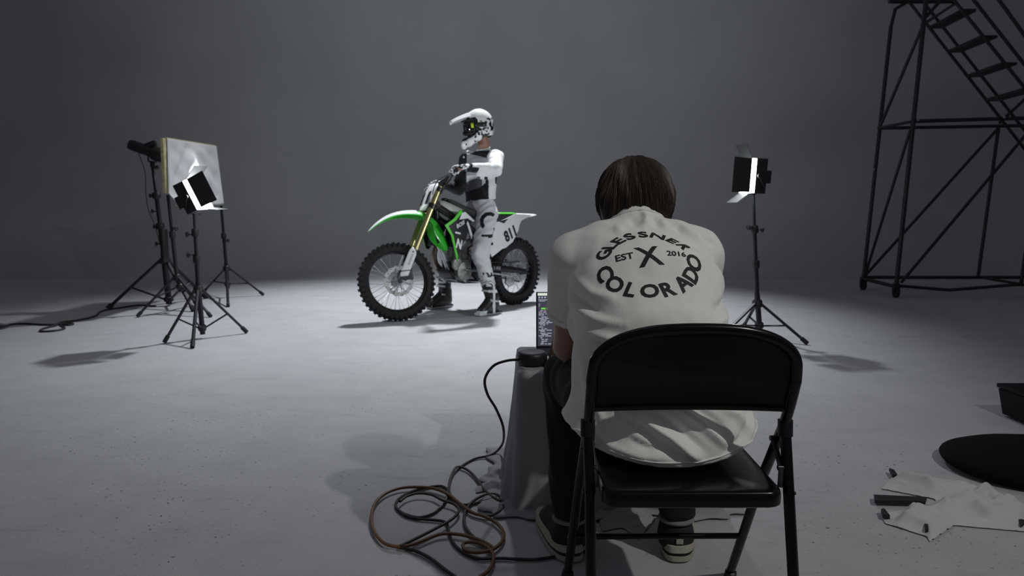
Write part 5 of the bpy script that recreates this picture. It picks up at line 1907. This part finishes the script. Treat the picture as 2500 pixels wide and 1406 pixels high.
# cloth frame
cf = empty('diffusion_frame', (-3.1, 7.35, 0))
tag(cf, 'wooden frame with crumpled white diffusion cloth stretched between two stands at left', 'diffusion panel')
xf = lambda p: Vector((p.x + 3.1, p.y - 7.35, p.z))
M['wood'] = mat('pale_wood', (.42, .38, .22), .6, var=.2, vscale=30)
M['diff'] = mat('white_diffusion_cloth', (.80, .80, .82), .8, trans=.42, bump=.4, bscale=30)
TL, TR, BR, BL, ML = depth_at(404, 338, 6.72), depth_at(525, 357, 7.85), depth_at(543, 497, 7.85), depth_at(433, 500, 6.74), depth_at(408, 472, 6.66)
TLo = depth_at(394, 337, 6.66)
mb = MB(xf)
mb.box(((TLo + ML) / 2), (.028, .055, (TLo - ML).length), Matrix.Rotation(0, 3, 'X'), bev=.003)
mb.build('side_rail', M['wood'], cf)
MB(xf).tube([TL, TR], .012, 8).build('top_rail', M['wood'], cf)
MB(xf).tube([BL, BR], .018, 4, flat=.6).build('bottom_rail', M['wood'], cf)
MB(xf).tube([TR, BR], .012, 8).build('side_rail', M['wood'], cf)
rows = []
nn = 34
for i in range(nn + 1):
    v = i / nn
    row = []
    for j in range(nn + 1):
        u = j / nn
        L_ = TL + (ML - TL) * min(1, v / .83) if v < .83 else ML + (BL - ML) * ((v - .83) / .17)
        Rr = TR + (BR - TR) * v
        p = L_ + (Rr - L_) * u
        e = min(u, 1 - u, v, 1 - v) * 6; e = min(1, e)
        f = .020 * sin((u * .9 + v * .55) * 21 + 3 * sin(u * 4)) * (1 - u * .5) + .012 * sin((u - v * 1.1) * 16) + .02 * noise.noise(Vector((u * 5, v * 5, 1)))
        row.append(p + Vector((.022, -.016, 0)) + Vector((f * e, 0, -.006 * e * sin(u * 9))) + Vector((0, 0, -.012 * sin(u * pi * 3) ** 2 if v > .97 else 0)))
    rows.append(row)
MB(xf).loft(rows).build('cloth', M['diff'], cf, solid=.002)

# ---------------------------------------------------------------- rolling ladder at right
M['ladder'] = mat('dark_ladder_steel', (.020, .020, .023), .5, .3)
lad = empty('rolling_ladder', (4.9, 8.3, 0))
tag(lad, 'tall dark steel rolling ladder with braced frame and open treads at right', 'ladder')
lxf = lambda p: p - Vector((4.9, 8.3, 0))
YF, YN = 8.67, 7.93


def bar(name, a, b_, r=.021, parent=lad, m=None):
    return MB(lxf).tube([a, b_], r, 10).build(name, m or M['ladder'], parent)


D = depth_at
bar('post', D(2107, 690, YF), D(2175, 66, YF), .022)
bar('post', D(2187, 708, YN), D(2262, -10, YN), .024)
bar('post', D(2388, 676, YF), D(2438, 310, YF), .020)
nr_p0 = Vector((D(2388, 676, YF).x, YN, .15)); nr_p1 = Vector((D(2438, 310, YF).x, YN, D(2438, 310, YF).z))
bar('post', nr_p0, nr_p1, .020)
MB(lxf).tube([D(2175, 66, YF), D(2186, 22, YF), D(2215, 5, YF), D(2300, -60, YF)], .020, 10).build('top_bend', M['ladder'], lad)
bar('platform_edge', D(2170, 3, YF), D(2330, 3, YF), .026)
bar('base_bar', D(2107, 677, YF), D(2640, 677, YF))
MB(lxf).tube([D(2187, 697, YN), D(2318, 708, YN), D(2480, 695, YN), D(2650, 695, YN)], .018, 10).build('base_bar', M['ladder'], lad)
bar('base_bar', D(2107, 680, YF), D(2187, 700, YN))
bar('rail', D(2145, 313, YF), D(2640, 304, YF), .020)
bar('rail', D(2230, 296, YN), D(2660, 284, YN), .021)
bar('rail', D(2145, 313, YF), D(2230, 296, YN), .017)
bar('brace', D(2149, 308, YF), D(2255, 58, YN), .017)
bar('brace', D(2112, 672, YF), D(2222, 318, YN), .016)
bar('brace', D(2113, 672, YF), D(2438, 312, YF), .017)
bar('brace', D(2200, 690, YN), D(2512, 320, YN), .017)
bar('brace', D(2440, 300, YF), D(2520, 225, YF), .018)
bar('brace', D(2262, 40, YN), D(2320, -25, YN), .018)
bar('brace', D(2250, 62, YN), D(2330, 10, YF), .016)
bar('brace', D(2388, 676, YF), nr_p0, .016)
# stringers: two thin tubes each side, treads between
far = [(2212, -8, 2440, 292), (2245, -8, 2470, 266)]
for k, (x0, y0, x1, y1) in enumerate(((2216, 0, 2560, 438), (2250, 0, 2590, 430))):
    bar('stringer', D(x0, y0, YF), D(x1, y1, YF), .017)
for (x0, y0, x1, y1) in ((2322, -8, 2540, 262), (2371, -8, 2560, 232)):
    bar('stringer', D(x0, y0, YN), D(x1, y1, YN), .018)
MB(lxf).tube([D(2432, -10, YN), D(2520, 112, YN), D(2640, 278, YN)], .019, 10).build('handrail', M['ladder'], lad)
tr_px = [((2269, 61), (2301, 60), (2348, 24), (2384, 18)), ((2314, 122), (2346, 121), (2395, 86), (2436, 82)), ((2360, 182), (2392, 180), (2444, 152), (2484, 149)), ((2405, 241), (2438, 239), (2492, 216), (2534, 213))]
for (a, b_, c_, d_) in tr_px:
    A_, B_ = D(*a, YF), D(*b_, YF)
    C_, D_ = D(*c_, YN), D(*d_, YN)
    zt = (A_.z + C_.z) / 2
    mb = MB(lxf)
    P = [Vector((q.x, q.y, zt)) for q in (A_, B_, D_, C_)]
    V = P + [p + Vector((0, 0, -.030)) for p in P]
    mb.add(V, [[0, 1, 2, 3], [7, 6, 5, 4], [0, 4, 5, 1], [1, 5, 6, 2], [2, 6, 7, 3], [3, 7, 4, 0]], 0, False)
    mb.build('tread', M['ladder'], lad)
for (px, py, Y) in ((2107, 700, YF), (2187, 720, YN)):
    g = D(px, py, Y); cxx, cyy = g.x, Y
    cs = MB(lxf); cs.box((cxx, cyy, .135), (.06, .06, .05), bev=.006); cs.box((cxx - .03, cyy, .085), (.008, .05, .10)); cs.box((cxx + .03, cyy, .085), (.008, .05, .10))
    cs = cs.build('caster', M['ladder'], lad)
    MB(lxf).lathe([(.045, -.02), (.058, -.015), (.058, .015), (.045, .02)], (cxx, cyy, .058), (1, 0, 0), 24).build('wheel', M['rubber'], cs)
for (px, py, Y) in ((2238, 294, YN), (2448, 287, YN), (2130, 414, YF)):
    MB(lxf).lathe([(.012, 0), (.010, .012)], D(px, py, Y) + Vector((0, -.02, 0)), (0, -1, 0), 10).build('bolt', M['silver'], lad)

# ---------------------------------------------------------------- right foreground: crumpled cloth, bag, case
bag = SDF((1.60, 2.40, -.002), (2.95, 3.06, .16), .010)
for q in range(6): bag.ell((1.93 + .13 * q, 2.655, .036), (.265, .262, .060), .03 if q else 0)
bag.plane((0, 0, .003), (0, 0, -1))
bag.disp(lambda P: .0012 * np.sin(P[..., 0] * 22 + 4 * P[..., 1]) * np.sin(P[..., 1] * 18))
bag.off = (2.28, 2.655, 0)
bg = bag.build('equipment_bag', mat('black_nylon', (.003, .003, .004), .9, spec=.15), None, 3); bg.location = (2.28, 2.655, 0)
tag(bg, 'flat rounded black bag lying on the floor at the right edge above the crumpled cloth', 'bag')
M['case'] = mat('black_case_shell', (.003, .003, .005), .6, spec=.2)
case = empty('equipment_case', (2.80, 3.26, 0))
tag(case, 'black hard case with overhanging lid rim standing at the right edge of the floor', 'case')
cm = MB(); ring = lambda hx, hy, z: [(sx * hx, sy * hy, z) for sx, sy in ((-1, -1), (1, -1), (1, 1), (-1, 1))]
cm.loft([[(-.44, -.11, .012), (.44, -.21, .012), (.44, .20, .012), (-.44, .12, .012)], [(-.455, -.125, .132), (.45, -.225, .132), (.45, .22, .132), (-.455, .14, .132)]], closed=True, caps=True)
cm.build('body', M['case'], case)
MB().box((0, -.025, .147), (.925, .34, .020), bev=.006).build('lid', M['case'], case)
lt_ = MB()
for k in range(3): lt_.box((-.30 + .02 * k, -.137 - .002 * k, .075), (.008, .004, .030), Matrix.Rotation(radians(35), 3, 'Y'))
lt_.build('latch', M['darksteel'], case)

# crumpled white cloth on the floor
M['sheet2'] = mat('thin_white_cloth', (0.60, 0.61, 0.60), 0.8, bump=.3, bscale=60, trans=.15, var=.06, vscale=5)
out = [(2185, 1158), (2150, 1195), (2290, 1222), (2262, 1240), (2150, 1255), (2160, 1280), (2262, 1312), (2270, 1326), (2330, 1285), (2385, 1290), (2500, 1300), (2560, 1305), (2560, 1262), (2500, 1235), (2440, 1208), (2360, 1180), (2260, 1165)]
poly = [floor_at(x, y) for x, y in out]


def inside(x, y):
    c = False; n = len(poly); dm = 9
    for i in range(n):
        a, b_ = poly[i], poly[(i + 1) % n]
        if (a.y > y) != (b_.y > y) and x < (b_.x - a.x) * (y - a.y) / (b_.y - a.y) + a.x: c = not c
        t = max(0, min(1, ((x - a.x) * (b_.x - a.x) + (y - a.y) * (b_.y - a.y)) / ((b_ - a).length_squared)))
        qx, qy = a.x + t * (b_.x - a.x), a.y + t * (b_.y - a.y)
        if hypot(x - qx, y - qy) < dm: dm = hypot(x - qx, y - qy); near_ = (qx, qy)
    return c, dm, near_


def sheet_mesh(poly_, step, amp, seed, fine=1.0):
    xs = [p.x for p in poly_]; ys = [p.y for p in poly_]
    V, Fc, ix = [], [], {}
    nx_ = int((max(xs) - min(xs)) / step) + 2; ny_ = int((max(ys) - min(ys)) / step) + 2
    for i in range(nx_):
        for j in range(ny_):
            x, y = min(xs) + i * step, min(ys) + j * step
            ok, d, nq = inside(x, y)
            if ok or d < step * 1.0:
                if not ok: x, y = nq
                e = min(1, d / .05) if ok else 0
                r1 = 1 - sqrt(noise.noise(Vector((x * 3.5 + y * 2 + seed, y * 8 - x * 3, 0))) ** 2 + .004) * 2.6
                r2 = 1 - sqrt(noise.noise(Vector((x * 7 * fine + seed, y * 15 * fine + x * 9, 4))) ** 2 + .006) * 2.6
                z = .004 + e * amp * (max(0, r1) ** 2 * .8 + max(0, r2) ** 2 * .5)
                ix[(i, j)] = len(V); V.append((x, y, z))
    for i in range(nx_):
        for j in range(ny_):
            q = [(i, j), (i + 1, j), (i + 1, j + 1), (i, j + 1)]
            if all(k in ix for k in q): Fc.append([ix[k] for k in q])
    return V, Fc


V, Fc = sheet_mesh(poly, .0085, .062, 2.0, 1.3)
org = Vector((1.9, 2.3, 0))
sh_ = MB(lambda p: p - org).add(V, Fc).build('crumpled_cloth', M['sheet2'], None, solid=.0015, sub=1, angle=80); sh_.location = org
tag(sh_, 'crumpled translucent white cloth with black bands lying on the floor at lower right', 'cloth')
for (a, b_, c_, d_) in (((2133, 1222), (2262, 1228), (2258, 1239), (2135, 1236)), ((2170, 1156), (2182, 1160), (2192, 1175), (2178, 1172)), ((2150, 1258), (2158, 1256), (2172, 1274), (2155, 1272)), ((2480, 1277), (2500, 1270), (2520, 1285), (2492, 1295)), ((2256, 1292), (2264, 1290), (2266, 1308), (2258, 1308))):
    P = [floor_at(*q, .0) for q in (a, b_, c_, d_)]
    mb = MB(lambda p: p - org)
    Vv = [p + Vector((0, 0, .010)) for p in P] + [p + Vector((0, 0, .022)) for p in P]
    mb.add(Vv, [[3, 2, 1, 0], [4, 5, 6, 7], [0, 1, 5, 4], [1, 2, 6, 5], [2, 3, 7, 6], [3, 0, 4, 7]], 0, False)
    mb.build('black_band', M['ink'], sh_)

# cloth scraps by the table foot
poly = [floor_at(x, y) for x, y in ((1250, 1135), (1210, 1150), (1175, 1165), (1180, 1180), (1160, 1195), (1162, 1206), (1190, 1200), (1215, 1205), (1222, 1225), (1205, 1240), (1240, 1250), (1260, 1250), (1300, 1240), (1345, 1250), (1420, 1270), (1460, 1265), (1470, 1300), (1520, 1290), (1560, 1320), (1600, 1270), (1560, 1225), (1500, 1180), (1400, 1150))]
V, Fc = sheet_mesh(poly, .007, .040, 7.0, 1.5)
org2 = Vector((.1, 2.35, 0))
s2_ = MB(lambda p: p - org2).add(V, Fc).build('crumpled_cloth', M['sheet'], None, solid=.0015, sub=1, angle=80); s2_.location = org2
tag(s2_, 'loose end of white cloth spread on the floor at the foot of the covered table', 'cloth')
